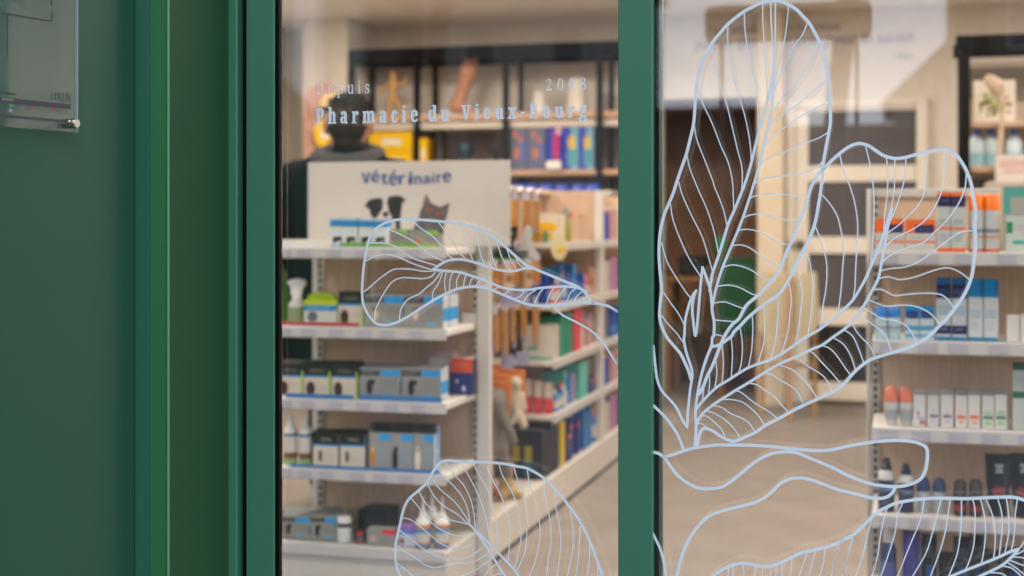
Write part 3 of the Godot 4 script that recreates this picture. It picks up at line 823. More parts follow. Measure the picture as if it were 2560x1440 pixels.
func street() -> void:
	struct("pavement", span_box(Vector3(-30, -0.3, 0.02), Vector3(30, -0.15, 4.0)), grain("4a4845", "5c5955", Vector3(2, 2, 2), 0.03, 0.9))
	struct("road", span_box(Vector3(-150, -0.5, 4.0), Vector3(150, -0.27, 14.0)), grain("3a3a3b", "4a4a4a", Vector3(2, 2, 2), 0.05, 0.9))
	struct("ground", span_box(Vector3(-150, -0.6, 14.0), Vector3(150, -0.25, 150.0)), grain("35382a", "474730", Vector3(0.4, 0.4, 0.4), 0.03, 0.95))
	# reflected in the glass: houses over the road, a bare tree and a road sign
	var plaster := grain("4d4741", "5c554d", Vector3(0.5, 0.5, 0.5), 0.02, 0.9)
	var pale := grain("7d7a76", "8b8783", Vector3(0.6, 0.6, 0.6), 0.02, 0.9)
	var tiles := grain("4c342a", "6b4a3b", Vector3(0.7, 2, 0.7), 0.05, 0.9)
	var hs := [[-23.2, 40.0, 16.8, 13.0, 4.0, "tall dark stone house across the road, leftmost", 0, plaster], [-11.5, 40.5, 6.2, 9.4, 1.6, "pale grey house between the tall stone house and the low ones", 1, pale], [-6.3, 41.0, 4.6, 4.9, 0.5, "dark stone cottage right of the pale grey house", 0, plaster], [-1.9, 42.0, 5.6, 4.0, 0.8, "low pale outbuilding behind the bare tree", 0, pale], [2.1, 44.0, 4.6, 5.3, 2.6, "small pale house with a steep gable", 1, pale], [7.4, 39.0, 11.9, 11.0, 2.0, "tall dark house, rightmost across the road", 0, plaster]]
	for h in hs:
		var t := thing("house", h[5], "house", Vector3(h[0], -0.25, h[1]), 0.0, "houses across the road")
		put("wall", one_box(Vector3(h[2], h[3], 8), Vector3(0, h[3] / 2, 4)), h[7], t)
		var st := mb()
		if h[6]:
			prism(st, PackedVector2Array([Vector2(-h[2] / 2 - 0.4, h[3] + 0.002), Vector2(h[2] / 2 + 0.4, h[3] + 0.002), Vector2(0, h[3] + h[4])]), 8.6, Vector3(0, 0, -0.3), Vector3.LEFT)
		else:
			prism(st, PackedVector2Array([Vector2(-0.4, h[3] + 0.002), Vector2(8.4, h[3] + 0.002), Vector2(4, h[3] + h[4])]), h[2] + 0.4, Vector3(-h[2] / 2 - 0.2, 0, 0), Vector3.BACK)
		put("roof", st, tiles, t)
		for k in range(int(h[2] / 3.0)):
			for row in range(int(h[3] / 2.6)):
				var w := put("window", one_box(Vector3(1.1, 1.4, 0.08), Vector3(-h[2] / 2 + 1.9 + k * 2.8, 1.6 + row * 2.7, -0.045)), paint("a8a49c", 0.6), t)
				put("pane", one_box(Vector3(0.94, 1.24, 0.02), Vector3(-h[2] / 2 + 1.9 + k * 2.8, 1.6 + row * 2.7, -0.09)), paint("1d232a", 0.1), w)
	var hg := mb()
	var leaf := FastNoiseLite.new()
	for i in 5200:
		var p := Vector3(rng.randf_range(-24, 9), rng.randf_range(0.0, 2.3), rng.randf_range(0, 1.3))
		p.y *= 0.9 + 0.18 * leaf.get_noise_1d(p.x * 30.0)
		var r := rng.randf_range(0.07, 0.16)
		var a := Vector3(rng.randfn(), rng.randfn(), rng.randfn()).normalized() * r
		var b := a.cross(Vector3(rng.randfn(), rng.randfn(), rng.randfn())).normalized() * r
		quad(hg, p + a, p + b, p - a, p - b)
	var hedge := thing("hedge", "clipped dark green hedge along the far side of the road", "hedge", Vector3(0, -0.25, 20))
	put("leaves", hg, paint("2b3a22", 0.8), hedge).set_meta("kind", "stuff")
	put("inner_growth", one_box(Vector3(32.6, 1.95, 0.9), Vector3(-7.5, 0.98, 0.65)), paint("1a2114", 0.95), hedge)
	for sp in [[-0.55, 9.5, 5.4, 0.13, "bare pollarded tree at the kerb opposite the door"], [-6.5, 11.5, 7.5, 0.16, "bare tree at the kerb opposite the window, nearer the door"], [-6.9, 18.5, 9.0, 0.2, "large bare tree behind the kerb opposite the window"], [-10.2, 26.0, 12.0, 0.26, "tallest bare tree, in front of the tall stone house"], [0.9, 19.0, 8.0, 0.15, "bare tree behind the kerb in front of the gabled house"]]:
		var t := thing("bare_tree", sp[4], "tree", Vector3(sp[0], -0.25, sp[1]), 0.0, "bare trees across the street")
		var bark := grain("2c2119", "453428", Vector3(3, 1, 3), 0.05, 0.95)
		put("trunk", blob([[Vector3.ZERO, Vector3(0, sp[2] * 0.34, 0), sp[3] * 1.4, sp[3]]], 0.06, 0.05), bark, t)
		var br := mb()
		_limbs(br, Vector3(0, sp[2] * 0.32, 0), Vector3(0.1, 1, 0), sp[2] * 0.3, sp[3] * 0.75, 6)
		put("branches", br, bark, t)
	var s := thing("road_sign", "rounded brown road sign board on two grey posts by the road", "road sign", Vector3(0, -0.15, 3.6))
	var zd := 2.2 + 3.6
	var a := at(1762, 96, zd)
	var b := at(2180, 12, zd)
	var board := PackedVector2Array()
	var sz := Vector2(b.x - a.x, b.y - a.y + 0.04)
	for q in [[1, 1], [-1, 1], [-1, -1], [1, -1]]:
		for i in 7:
			var ang: float = atan2(q[1], q[0]) - PI / 4 + PI / 12 * i
			board.append(Vector2(q[0] * (sz.x / 2 - 0.035), q[1] * (sz.y / 2 - 0.035)) + Vector2(cos(ang), sin(ang)) * 0.035)
	var st := mb()
	prism(st, board, 0.03, Vector3.ZERO)
	var bo := put("board", st, paint("3a2f27", 0.6), s)
	bo.position = Vector3((a.x + b.x) / 2, (a.y + b.y) / 2 + 0.15, 0)
	for x in [-1.0, 1.0]:
		put("post", one_box(Vector3(0.018, a.y + 0.15, 0.018), Vector3((a.x + b.x) / 2 + x * (sz.x / 2 - 0.06), (a.y + 0.15) / 2, 0.045)), paint("77797a", 0.5, 0.6), s)

func _limbs(st: SurfaceTool, p: Vector3, d: Vector3, l: float, r: float, depth: int) -> void:
	if depth == 0 or r < 0.006:
		return
	var q := p + d.normalized() * l
	tube(st, [p, p.lerp(q, 0.5) + Vector3(rng.randf_range(-0.05, 0.05), 0, rng.randf_range(-0.05, 0.05)) * l, q], r, 6)
	for i in (3 if depth > 3 else 2):
		var e := (d.normalized() + Vector3(rng.randf_range(-0.9, 0.9), rng.randf_range(-0.15, 0.4), rng.randf_range(-0.9, 0.9))).normalized()
		_limbs(st, q, e, l * rng.randf_range(0.6, 0.85), r * 0.62, depth - 1)

func back_door_area() -> void:
	var zb := EYE.z - BACK
	var white := paint("ded5c8", 0.5)
	var d := thing("back_door", "white panelled door with four dark glass panes in the back wall", "door", Vector3(0, 0, zb + 0.02))
	var zd := BACK - 0.06
	var l := px(1962, zd)
	var r := px(2318, zd)
	var head := hy(246, 2140, zd)
	var fr := mb()
	box(fr, Vector3(0.07, head, 0.09), Vector3(l + 0.035, head / 2, 0.028), 0.004)
	box(fr, Vector3(0.07, head, 0.09), Vector3(r - 0.035, head / 2, 0.028), 0.004)
	box(fr, Vector3(r - l - 0.14, 0.06, 0.09), Vector3((l + r) / 2, head - 0.03, 0.028), 0.004)
	put("frame", fr, white, d)
	var pl := px(2022, zd)
	var pr := px(2298, zd)
	var leaf := mb()
	box(leaf, Vector3(pl - l - 0.075, head - 0.075, 0.05), Vector3((l + 0.073 + pl) / 2, (head - 0.065) / 2 + 0.005, 0.03), 0.004)
	box(leaf, Vector3(r - pr - 0.075, head - 0.075, 0.05), Vector3((r - 0.073 + pr) / 2, (head - 0.065) / 2 + 0.005, 0.03), 0.004)
	var rails := [[262, 277], [413, 455], [592, 635], [772, 815], [957, 1003]]
	for k in rails:
		var y1 := hy(k[0], 2160, zd)
		var y0 := hy(k[1], 2160, zd)
		box(leaf, Vector3(pr - pl, y1 - y0, 0.048), Vector3((pl + pr) / 2, (y0 + y1) / 2, 0.03), 0.004)
	put("door_leaf", leaf, white, d)
	for k in 4:
		var y1 := hy(rails[k][1], 2160, zd)
		var y0 := hy(rails[k + 1][0], 2160, zd)
		put("pane", one_box(Vector3(pr - pl, y1 - y0, 0.008), Vector3((pl + pr) / 2, (y0 + y1) / 2, 0.028)), paint("5c575a" if k < 3 else "232120", 0.1), d)
	var h := at(2003, 611, zd)
	var hb := put("handle", disc(0.03, 0.02), paint("77726a", 0.35, 0.8), d)
	hb.position = Vector3(h.x, h.y, 0.075)
	put("lever", one_box(Vector3(0.1, 0.016, 0.016), Vector3(-0.05, 0, 0.03), 0.006), paint("77726a", 0.35, 0.8), hb)
	# table, chair and small things in the doorway of the brown side room
	var oak := grain("7a5530", "96703f", Vector3(6, 1, 6), 0.03, 0.5)
	var tzd := 10.15
	var t := thing("side_table", "narrow yellowish wooden table in the doorway of the brown side room", "table", Vector3(px(1742, tzd), 0, EYE.z - tzd))
	var ty := hy(690, 1742, tzd)
	put("tabletop", one_box(Vector3(0.44, 0.035, 0.5), Vector3(0, ty - 0.0175, -0.1), 0.006), oak, t)
	for sx in [-1.0, 1.0]:
		for sz in [-1.0, 1.0]:
			put("leg", one_box(Vector3(0.04, ty - 0.036, 0.04), Vector3(sx * 0.19, (ty - 0.036) / 2, -0.1 + sz * 0.21), 0.005), oak, t)
	var bb := tag(put("black_box", one_box(Vector3(0.2, 0.14, 0.16), Vector3.ZERO, 0.012), paint("17181a", 0.5)), "black box lying on the yellowish table in the side room", "box")
	bb.position = Vector3(px(1735, tzd), ty + 0.072, EYE.z - tzd - 0.02)
	turned("dispenser_bottle", "orange bottle with a bright green cap on the side room table", "bottle", "", Vector3(px(1800, tzd), ty + 0.001, EYE.z - tzd - 0.05), [["body", paint("8a4a1e", 0.4), [0.0, 0.0, 0.045, 0.0, 0.05, 0.02, 0.05, 0.13, 0.03, 0.16, 0.0, 0.16]], ["cap", paint("0f7a3a", 0.5), [0.0, 0.16, 0.05, 0.162, 0.05, 0.26, 0.03, 0.28, 0.0, 0.28]]])
	var ch := thing("green_chair", "high backed chair with dark green cloth in the side room doorway", "chair", Vector3(px(1843, 10.0), 0, EYE.z - 10.0))
	var cloth := grain("1f4a30", "2a5a3b", Vector3(6, 6, 6), 0.1, 0.9)
	put("backrest", one_box(Vector3(0.27, 0.52, 0.05), Vector3(0, hy(735, 1843, 10.0), 0), 0.02), cloth, ch)
	put("seat", one_box(Vector3(0.38, 0.05, 0.38), Vector3(0, 0.45, -0.2), 0.015), cloth, ch)
	for sx in [-1.0, 1.0]:
		put("leg", one_box(Vector3(0.035, 0.94, 0.03), Vector3(sx * 0.13, 0.47, -0.042), 0.005), oak, ch)
		put("leg", one_box(Vector3(0.035, 0.42, 0.03), Vector3(sx * 0.15, 0.21, -0.37), 0.005), oak, ch)
	# wooden folding frame with a cream canvas bag
	var bzd := 8.85
	var bs := thing("bag_stand", "wooden folding frame holding a cream canvas bag before the back door", "bag stand", Vector3(px(1968, bzd), 0, EYE.z - bzd))
	var pine := grain("a07a52", "b48c62", Vector3(8, 1, 8), 0.03, 0.5)
	for q in [[1905, 1015, 0.3], [1974, 1058, 0.0], [2036, 1030, 0.22]]:
		var x := px(q[0], bzd + q[2]) - px(1968, bzd)
		put("leg", one_box(Vector3(0.034, hy(684, q[0], bzd + q[2]), 0.028), Vector3(x, hy(684, q[0], bzd + q[2]) / 2, -q[2]), 0.004), pine, bs)
	put("cross_rail", one_box(Vector3(0.3, 0.025, 0.02), Vector3(0.02, hy(920, 1970, bzd), -0.19), 0.004), pine, bs)
	var bagp := PackedVector2Array()
	for q in [[-0.19, 0.9], [-0.185, 0.62], [-0.16, 0.535], [0.0, 0.52], [0.15, 0.53], [0.185, 0.6], [0.17, 0.9], [0.16, 0.915], [0.0, 0.895], [-0.17, 0.915]]:
		bagp.append(Vector2(q[0], q[1]))
	var bag := mb()
	prism(bag, bagp, 0.2, Vector3(0.0, 0, -0.035))
	put("canvas_bag", bag, grain("b3a68a", "c4b79b", Vector3(3, 3, 3), 0.05, 0.95, 4, 0.5, 0.6), bs)
	# unit at the far right: black steel frame with shelves of bottles
	var rzd := 7.4
	var black := paint("0f0f0f", 0.55, 0.0, 0.2)
	var u := thing("black_display_unit", "tall black framed display unit beside the back door, far right", "display unit", Vector3(0, 0, EYE.z - rzd))
	var x0 := px(2402, rzd)
	var uh := hy(86, 2480, rzd)
	for q in [[x0, 0.0], [x0 + 1.1, 0.0], [x0, -0.36], [x0 + 1.1, -0.36]]:
		put("post", one_box(Vector3(0.045, uh - 0.07, 0.045), Vector3(q[0] + 0.022, (uh - 0.07) / 2, q[1] - 0.022), 0.003), black, u)
	for z in [0.0, -0.36]:
		put("top_beam", one_box(Vector3(1.19, 0.068, 0.045), Vector3(x0 + 0.572, uh - 0.034, z - 0.022), 0.003), black, u)
	for s in [-1.0, 1.0]:
		put("top_beam", one_box(Vector3(0.045, 0.068, 0.312), Vector3(x0 + 0.57 + s * 0.55, uh - 0.034, -0.202), 0.003), black, u)
	put("back_panel", one_box(Vector3(1.05, uh - 0.2, 0.012), Vector3(x0 + 0.572, (uh - 0.2) / 2 + 0.1, -0.375)), paint("b3a594", 0.7), u)
	put("grey_rail", one_box(Vector3(1.04, 0.16, 0.02), Vector3(x0 + 0.572, hy(190, 2480, rzd), -0.34), 0.003), paint("6e665e", 0.7), u)
	var sh := [hy(303, 2480, rzd), hy(416, 2480, rzd), hy(530, 2480, rzd)]
	for y in sh:
		put("shelf", one_box(Vector3(1.05, 0.028, 0.34), Vector3(x0 + 0.572, y - 0.014, -0.19), 0.003), grain("a8886c", "bb9c80", Vector3(2, 8, 8), 0.03, 0.5), u)
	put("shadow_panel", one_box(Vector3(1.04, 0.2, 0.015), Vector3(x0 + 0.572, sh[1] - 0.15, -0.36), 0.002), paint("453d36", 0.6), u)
	var pic := tag(put("flower_card", one_box(Vector3(hx(2432, 2540, rzd), 0.215, 0.012), Vector3.ZERO, 0.002), picture_mat()), "white framed picture card with a brown and green leaf motif on the top shelf", "picture card")
	pic.position = Vector3(px(2486, rzd + 0.2), sh[0] + 0.112, EYE.z - rzd - 0.2)
	for q in [2442, 2478, 2535]:
		turned("lotion_bottle", "pale blue lotion bottle with blue cap, %s on the black unit" % {2442: "leftmost", 2478: "second from left", 2535: "rightmost"}[q], "bottle", "lotion bottles on the black display unit", Vector3(px(q, rzd + 0.12), sh[1] + 0.001, EYE.z - rzd - 0.12), [["body", paint("b9c9cc", 0.35), [0.0, 0.0, 0.038, 0.0, 0.04, 0.01, 0.04, 0.13, 0.02, 0.155, 0.0, 0.155]], ["label", paint("8fbccb", 0.5), [0.0405, 0.012, 0.0405, 0.07]], ["cap", paint("1f5fb0", 0.4), [0.0, 0.155, 0.018, 0.156, 0.016, 0.19, 0.0, 0.19]]])
	var br := tag(put("bath_brush", blob([[Vector3(0, 0, 0), Vector3(0.02, 0.36, 0), 0.016, 0.012], [Vector3(0.02, 0.36, 0), Vector3(-0.01, 0.44, 0), 0.014, 0.03], [Vector3(-0.01, 0.44, 0), Vector3(-0.04, 0.47, 0), 0.034, 0.03]], 0.008, 0.03), paint("b79f88", 0.6)), "long handled pale wooden brush leaning before the lotion bottles", "brush")
	br.position = Vector3(px(2496, rzd - 0.05), hy(440, 2496, rzd - 0.05), EYE.z - rzd + 0.05)
	var rc := carton(Vector3(px(2535, rzd - 0.25), hy(455, 2535, rzd - 0.25), EYE.z - rzd + 0.25), 0.16, 0.13, 0.1, "promo_red", "white carton with red print on the stand in front of the lotion bottles", "")
	tag(rc, rc.get_meta("label"), "carton")
	var ped := thing("counter_stand", "pale stand in front of the black display unit", "stand", Vector3(px(2560, rzd - 0.3), 0, EYE.z - rzd + 0.3))
	put("body", one_box(Vector3(0.42, hy(456, 2535, rzd - 0.25), 0.3), Vector3(0.04, hy(456, 2535, rzd - 0.25) / 2, 0), 0.004), paint("a59788", 0.6), ped)

func hx(u0: float, u1: float, zd: float) -> float:
	return px(u1, zd) - px(u0, zd)

func picture_mat() -> StandardMaterial3D:
	var im := Image.create_empty(96, 96, false, Image.FORMAT_RGB8)
	im.fill(Color("d9d2c4"))
	for i in 90:
		var c := Color(["6b4a2c", "8f9a5a", "4a3a28", "b7c08a"][i % 4])
		var p := Vector2(rng.randfn(46, 14), rng.randfn(48, 15))
		im.fill_rect(Rect2i(int(p.x), int(p.y), rng.randi_range(3, 12), rng.randi_range(3, 10)), c)
	var m := StandardMaterial3D.new()
	m.albedo_texture = ImageTexture.create_from_image(im)
	m.uv1_scale = Vector3(1, 1, 1)
	return m
func back_shelving() -> void:
	var zf := 9.3
	var zr := 9.74
	var black := paint("0b0c0d", 0.55, 0.0, 0.2)
	var wood := grain("a37f5f", "bb9877", Vector3(2, 8, 8), 0.03, 0.5)
	var u := thing("black_shelving", "long black framed shelving with pale wooden shelves along the back wall, left", "shelving", Vector3(0, 0, EYE.z - zf))
	var top := hy(113, 1200, zf)
	var xs := [px(877, zf), px(1040, zf), px(1263, zf), px(1498, zf), px(1700, zf) - 0.3]
	for x in xs:
		put("post", one_box(Vector3(0.04, top - 0.09, 0.04), Vector3(x, (top - 0.09) / 2, -0.02), 0.003), black, u)
		put("post", one_box(Vector3(0.034, top - 0.09, 0.034), Vector3(x, (top - 0.09) / 2, -0.42), 0.003), black, u)
	var w: float = xs[4] - xs[0]
	for z in [-0.02, -0.42]:
		put("top_beam", one_box(Vector3(w + 0.04, 0.088, 0.04), Vector3((xs[0] + xs[4]) / 2, top - 0.044, z), 0.003), black, u)
	for x in xs:
		put("side_beam", one_box(Vector3(0.04, 0.088, 0.358), Vector3(x, top - 0.044, -0.22), 0.003), black, u)
	var y1 := hy(283, 1200, zf)
	var y2 := hy(424, 1400, zf)
	put("shelf", one_box(Vector3(w - 0.05, 0.045, 0.4), Vector3((xs[0] + xs[4]) / 2 + 0.02, y1 - 0.022, -0.22), 0.004), wood, u)
	put("shelf", one_box(Vector3(w - 0.05, 0.036, 0.4), Vector3((xs[0] + xs[4]) / 2 + 0.02, y2 - 0.018, -0.22), 0.004), wood, u)
	put("shelf", one_box(Vector3(w - 0.05, 0.036, 0.4), Vector3((xs[0] + xs[4]) / 2 + 0.02, y2 - 0.42, -0.22), 0.004), wood, u)
	put("light_strip", one_box(Vector3(w - 0.06, 0.05, 0.02), Vector3((xs[0] + xs[4]) / 2 + 0.02, y1 - 0.075, -0.06), 0.003), paint("bfb4a4", 0.6), u)
	put("grey_panel", one_box(Vector3(w - 0.05, y1 - y2 - 0.1, 0.012), Vector3((xs[0] + xs[4]) / 2 + 0.02, (y1 + y2) / 2 - 0.05, -0.445)), paint("8a7a6c", 0.7), u)
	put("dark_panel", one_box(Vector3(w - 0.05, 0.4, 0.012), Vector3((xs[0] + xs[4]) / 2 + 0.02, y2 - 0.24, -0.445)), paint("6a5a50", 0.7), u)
	var zo := EYE.z - zf - 0.2
	# jointed wooden mannequin
	var s := 1.0 / FOCAL * 9.9
	var m0 := Vector3(px(985, 9.5), y1 + 0.001, zo)
	var lim := []
	for q in [[982, 172, 982, 186, 11, 10], [982, 196, 981, 232, 15, 11], [981, 236, 978, 242, 13, 12], [972, 202, 950, 222, 7, 6], [950, 222, 944, 242, 6, 4], [992, 202, 1012, 205, 7, 5], [1012, 205, 1018, 184, 5, 4], [975, 244, 974, 275, 10, 8], [974, 279, 974, 300, 7, 5], [985, 244, 998, 262, 9, 8], [999, 264, 1004, 300, 7, 5]]:
		lim.append([Vector3((q[0] - 985) * s, (300 - q[1]) * s * 0.86, 0), Vector3((q[2] - 985) * s, (300 - q[3]) * s * 0.86, 0), q[4] * s * 0.7, q[5] * s * 0.7])
	var man := tag(put("wooden_mannequin", blob(lim, 0.006, 0.008), grain("cf9a55", "e0b06c", Vector3(8, 8, 8), 0.03, 0.4)), "jointed wooden artist's mannequin on the upper back shelf", "mannequin")
	man.position = m0
	# skin coloured leg and foot model
	var leg := tag(put("foot_model", blob([[Vector3(0.08, 0.39, 0), Vector3(0.06, 0.3, 0), 0.05, 0.058], [Vector3(0.06, 0.3, 0), Vector3(0.0, 0.12, 0), 0.06, 0.04], [Vector3(0.0, 0.12, 0), Vector3(-0.035, 0.07, 0), 0.042, 0.042], [Vector3(-0.02, 0.07, 0), Vector3(0.06, 0.03, 0.0), 0.042, 0.03], [Vector3(0.06, 0.03, 0), Vector3(0.12, 0.014, 0), 0.03, 0.014]], 0.009, 0.03), paint("b9805f", 0.5)), "skin coloured leg and foot display model on the upper back shelf", "foot model")
	leg.position = Vector3(px(1150, 9.5), y1 + 0.002, zo)
	var white := paint("d8d0c4", 0.5)
	for q in [[1348, 228, 0.045, "low white tapered display form on the upper back shelf"], [1443, 196, 0.06, "tall white tapered display form on the upper back shelf"]]:
		var hh := hy(q[1], q[0], 9.5) - y1
		turned("display_form", q[3], "display form", "white display forms", Vector3(px(q[0], 9.5), y1 + 0.001, zo), [["body", white, [0.0, 0.0, q[2] * 1.3, 0.0, q[2] * 1.3, 0.01, q[2] * 0.95, hh * 0.9, q[2] * 0.7, hh, 0.0, hh]]])
	# yellow collection boxes between the shelves
	var zz := EYE.z - zf - 0.02
	for q in [[922, 1030, 330, 380, "upper yellow box with white label beside the customer's head"], [922, 1030, 380, 424, "lower yellow box with white label beside the customer's head"], [1046, 1068, 345, 424, "narrow yellow box behind the black post"]]:
		var y0 := hy(q[3], q[0], 9.32)
		carton(Vector3(px((q[0] + q[1]) / 2.0, 9.32), y0 + 0.001, zz), hx(q[0], q[1], 9.32), hy(q[2], q[0], 9.32) - y0 - 0.003, 0.2, "yellow_bin", q[4], "yellow collection boxes", "yellow_box", "box")
	var boot := turned("black_boot_form", "glossy black boot shaped display on the middle back shelf", "display form", "", Vector3(px(1098, 9.4), y2 + 0.001, EYE.z - 9.4), [["body", paint("0c1210", 0.25), [0.0, 0.0, 0.045, 0.0, 0.05, 0.02, 0.036, 0.08, 0.034, 0.25, 0.04, 0.29, 0.0, 0.29]]])
	var bust := turned("dark_bust", "small dark blue bust on the middle back shelf", "bust", "", Vector3(px(1164, 9.45), y2 + 0.001, EYE.z - 9.45), [["base", paint("14242c", 0.5), [0.0, 0.0, 0.04, 0.0, 0.035, 0.03, 0.028, 0.1, 0.0, 0.1]], ["cap", paint("16303e", 0.5), [0.0, 0.1, 0.03, 0.1, 0.06, 0.14, 0.058, 0.18, 0.03, 0.2, 0.0, 0.205]]])
	var tw := mb()
	for i in 14:
		var a := Vector3(rng.randf_range(-0.02, 0.02), 0.05, 0)
		var b := Vector3(rng.randf_range(-0.07, 0.07), rng.randf_range(0.12, 0.24), rng.randf_range(-0.04, 0.04))
		tube(tw, [a, a.lerp(b, 0.5) + Vector3(0, 0.02, 0), b], 0.004, 5)
	var pl := thing("twig_plant", "dark twiggy plant in a small pot on the middle back shelf", "plant", Vector3(px(1240, 9.45), y2 + 0.001, EYE.z - 9.45))
	put("twigs", tw, paint("1d1612", 0.8), pl)
	put("pot", lathe([Vector2(0, 0), Vector2(0.03, 0), Vector2(0.038, 0.06), Vector2(0, 0.055)]), paint("b7a894", 0.7), pl)
	var k := 0
	for q in [[1271, 1317, 308, "brace_grey", "grey and orange knee brace carton, left of a pair, on the back shelf"], [1318, 1364, 308, "brace_grey", "grey and orange knee brace carton, right of a pair, on the back shelf"], [1368, 1404, 306, "brace_red", "dark blue and red support carton on the back shelf"], [1407, 1446, 308, "brace_teal", "blue carton with yellow star shape, left of two, back shelf"], [1447, 1485, 308, "brace_teal", "blue carton with yellow star shape, right of two, back shelf"]]:
		k += 1
		facing(q[0], q[1], q[2], y2, 9.36, 0.14, q[3], q[4], "support cartons on the back shelf")
	var lab := tag(put("shelf_label", one_box(Vector3(0.1, 0.055, 0.004), Vector3.ZERO, 0.001), white), "white price card hanging on the back shelf edge", "price card")
	lab.position = Vector3(px(1383, zf - 0.02), hy(412, 1383, zf - 0.02), EYE.z - zf + 0.01)
	for q in [1278, 1310, 1348, 1388, 1428, 1462]:
		var i := (int(q) - 1270) / 32
		facing(q, q + 30, 461, hy(478, q, 9.0), 9.0, 0.12, "dental_blue", "low blue lilac carton, %s from left, on the white ledge before the back shelving" % ["first", "second", "third", "fourth", "fifth", "sixth", "seventh"][i], "low blue cartons on the ledge")
	var led := thing("white_ledge", "white counter ledge before the back shelving", "counter", Vector3(px(1390, 9.0), 0, EYE.z - 9.0 - 0.1))
	put("counter_top", one_box(Vector3(0.75, 0.03, 0.3), Vector3(0, hy(478, 1380, 9.0) - 0.015, 0), 0.004), paint("b8b2aa", 0.5), led)
	put("counter_body", one_box(Vector3(0.72, hy(478, 1380, 9.0) - 0.032, 0.26), Vector3(0, (hy(478, 1380, 9.0) - 0.032) / 2, 0), 0.004), paint("4a4038", 0.6), led)
	# pink arched board and round yellow sign by the column
	var zd := 8.9
	var arch := PackedVector2Array()
	var aw := hx(762, 846, zd)
	var ah := hy(206, 800, zd)
	var base := hy(470, 800, zd)
	arch.append(Vector2(aw / 2, base))
	for i in 17:
		arch.append(Vector2(cos(PI * i / 16) * aw / 2, ah - aw / 2 + sin(PI * i / 16) * aw / 2))
	arch.append(Vector2(-aw / 2, base))
	var st := mb()
	prism(st, arch, 0.04, Vector3.ZERO)
	var ar := thing("arched_board", "tall pink board with a rounded top beside the cream column", "display board", Vector3(px(804, zd), 0, EYE.z - zd))
	put("board", st, grain("b07c6a", "bf8d7a", Vector3(2, 2, 2), 0.02, 0.7), ar)
	put("foot", one_box(Vector3(aw * 0.8, base - 0.001, 0.12), Vector3(0, base / 2, -0.04), 0.005), paint("8b6a58", 0.6), ar)
	var ye := thing("round_yellow_sign", "yellow oval sign with dark rim and white label on the pink board", "sign", Vector3(px(806, zd - 0.03), hy(333, 806, zd - 0.03), EYE.z - zd + 0.03))
	var rim := put("rim", disc(0.098, 0.02), paint("2a2a22", 0.4), ye)
	rim.scale.x = 0.72
	var face := put("face", disc(0.09, 0.012), paint("d9ab00", 0.5), ye)
	face.scale.x = 0.72
	face.position.z = 0.004
	put("label", one_box(Vector3(0.06, 0.055, 0.003), Vector3(0.02, -0.01, 0.006)), paint("d6ceb8", 0.6), ye)
	var fl := tag(put("dried_flowers", blob([[Vector3(-0.04, 0, 0), Vector3(-0.02, 0.05, 0), 0.035, 0.03], [Vector3(0.0, 0.03, 0), Vector3(0.04, 0.07, 0), 0.035, 0.025], [Vector3(0.03, 0.0, 0.01), Vector3(0.05, 0.04, 0), 0.03, 0.02]], 0.008, 0.02, 0.02), paint("c9ac7a", 0.9)), "pale yellow dried flowers above the yellow sign", "flowers")
	fl.position = Vector3(px(822, zd - 0.06), hy(262, 822, zd - 0.06), EYE.z - zd + 0.06)

const FRONT := 4.32      # front of the pet gondola's end, metres from the camera's plane
const REAR := 4.67
const TOPS := [1.128, 0.868, 0.632, 0.403, 0.16]

func laminate() -> StandardMaterial3D:
	return grain("ab9079", "cbb096", Vector3(9, 0.35, 9), 0.03, 0.55, 5, 0.4)

func slotted_post(parent: Node3D, x: float, z: float, w: float, h: float, side: float) -> void:
	put("post", one_box(Vector3(w, h, 0.03), Vector3(x, h / 2, z), 0.002), paint("c9c4bd", 0.45), parent)
	var st := mb()
	var y := 0.2
	while y < h - 0.02:
		box(st, Vector3(0.007, 0.014, 0.004), Vector3(x + side * (w / 2 + 0.007), y, z + 0.0125))
		y += 0.026
	var o := put("slot_row", st, paint("0f1012", 0.6), parent)
	o.set_meta("kind", "stuff")
	put("slot_strip", one_box(Vector3(0.014, h, 0.024), Vector3(x + side * (w / 2 + 0.0072), h / 2, z - 0.001), 0.001), paint("b9b3aa", 0.5), parent)

func shelf_board(parent: Node3D, x0: float, x1: float, y: float, zf: float, zr: float) -> void:
	var sh := put("shelf", span_box(Vector3(x0, y - 0.022, zr), Vector3(x1, y, zf - 0.012), 0.003), paint("d2cdc6", 0.42), parent)
	put("price_rail", span_box(Vector3(x0, y - 0.034, zf - 0.0115), Vector3(x1, y + 0.002, zf), 0.002), paint("b9b6b4", 0.3), sh)
	var st := mb()
	var x := x0 + 0.02
	while x < x1 - 0.06:
		box(st, Vector3(0.05, 0.024, 0.001), Vector3(x + 0.025, y - 0.016, zf + 0.0012))
		x += rng.randf_range(0.07, 0.11)
	put("price_tickets", st, paint("a7a4ad", 0.4), sh)

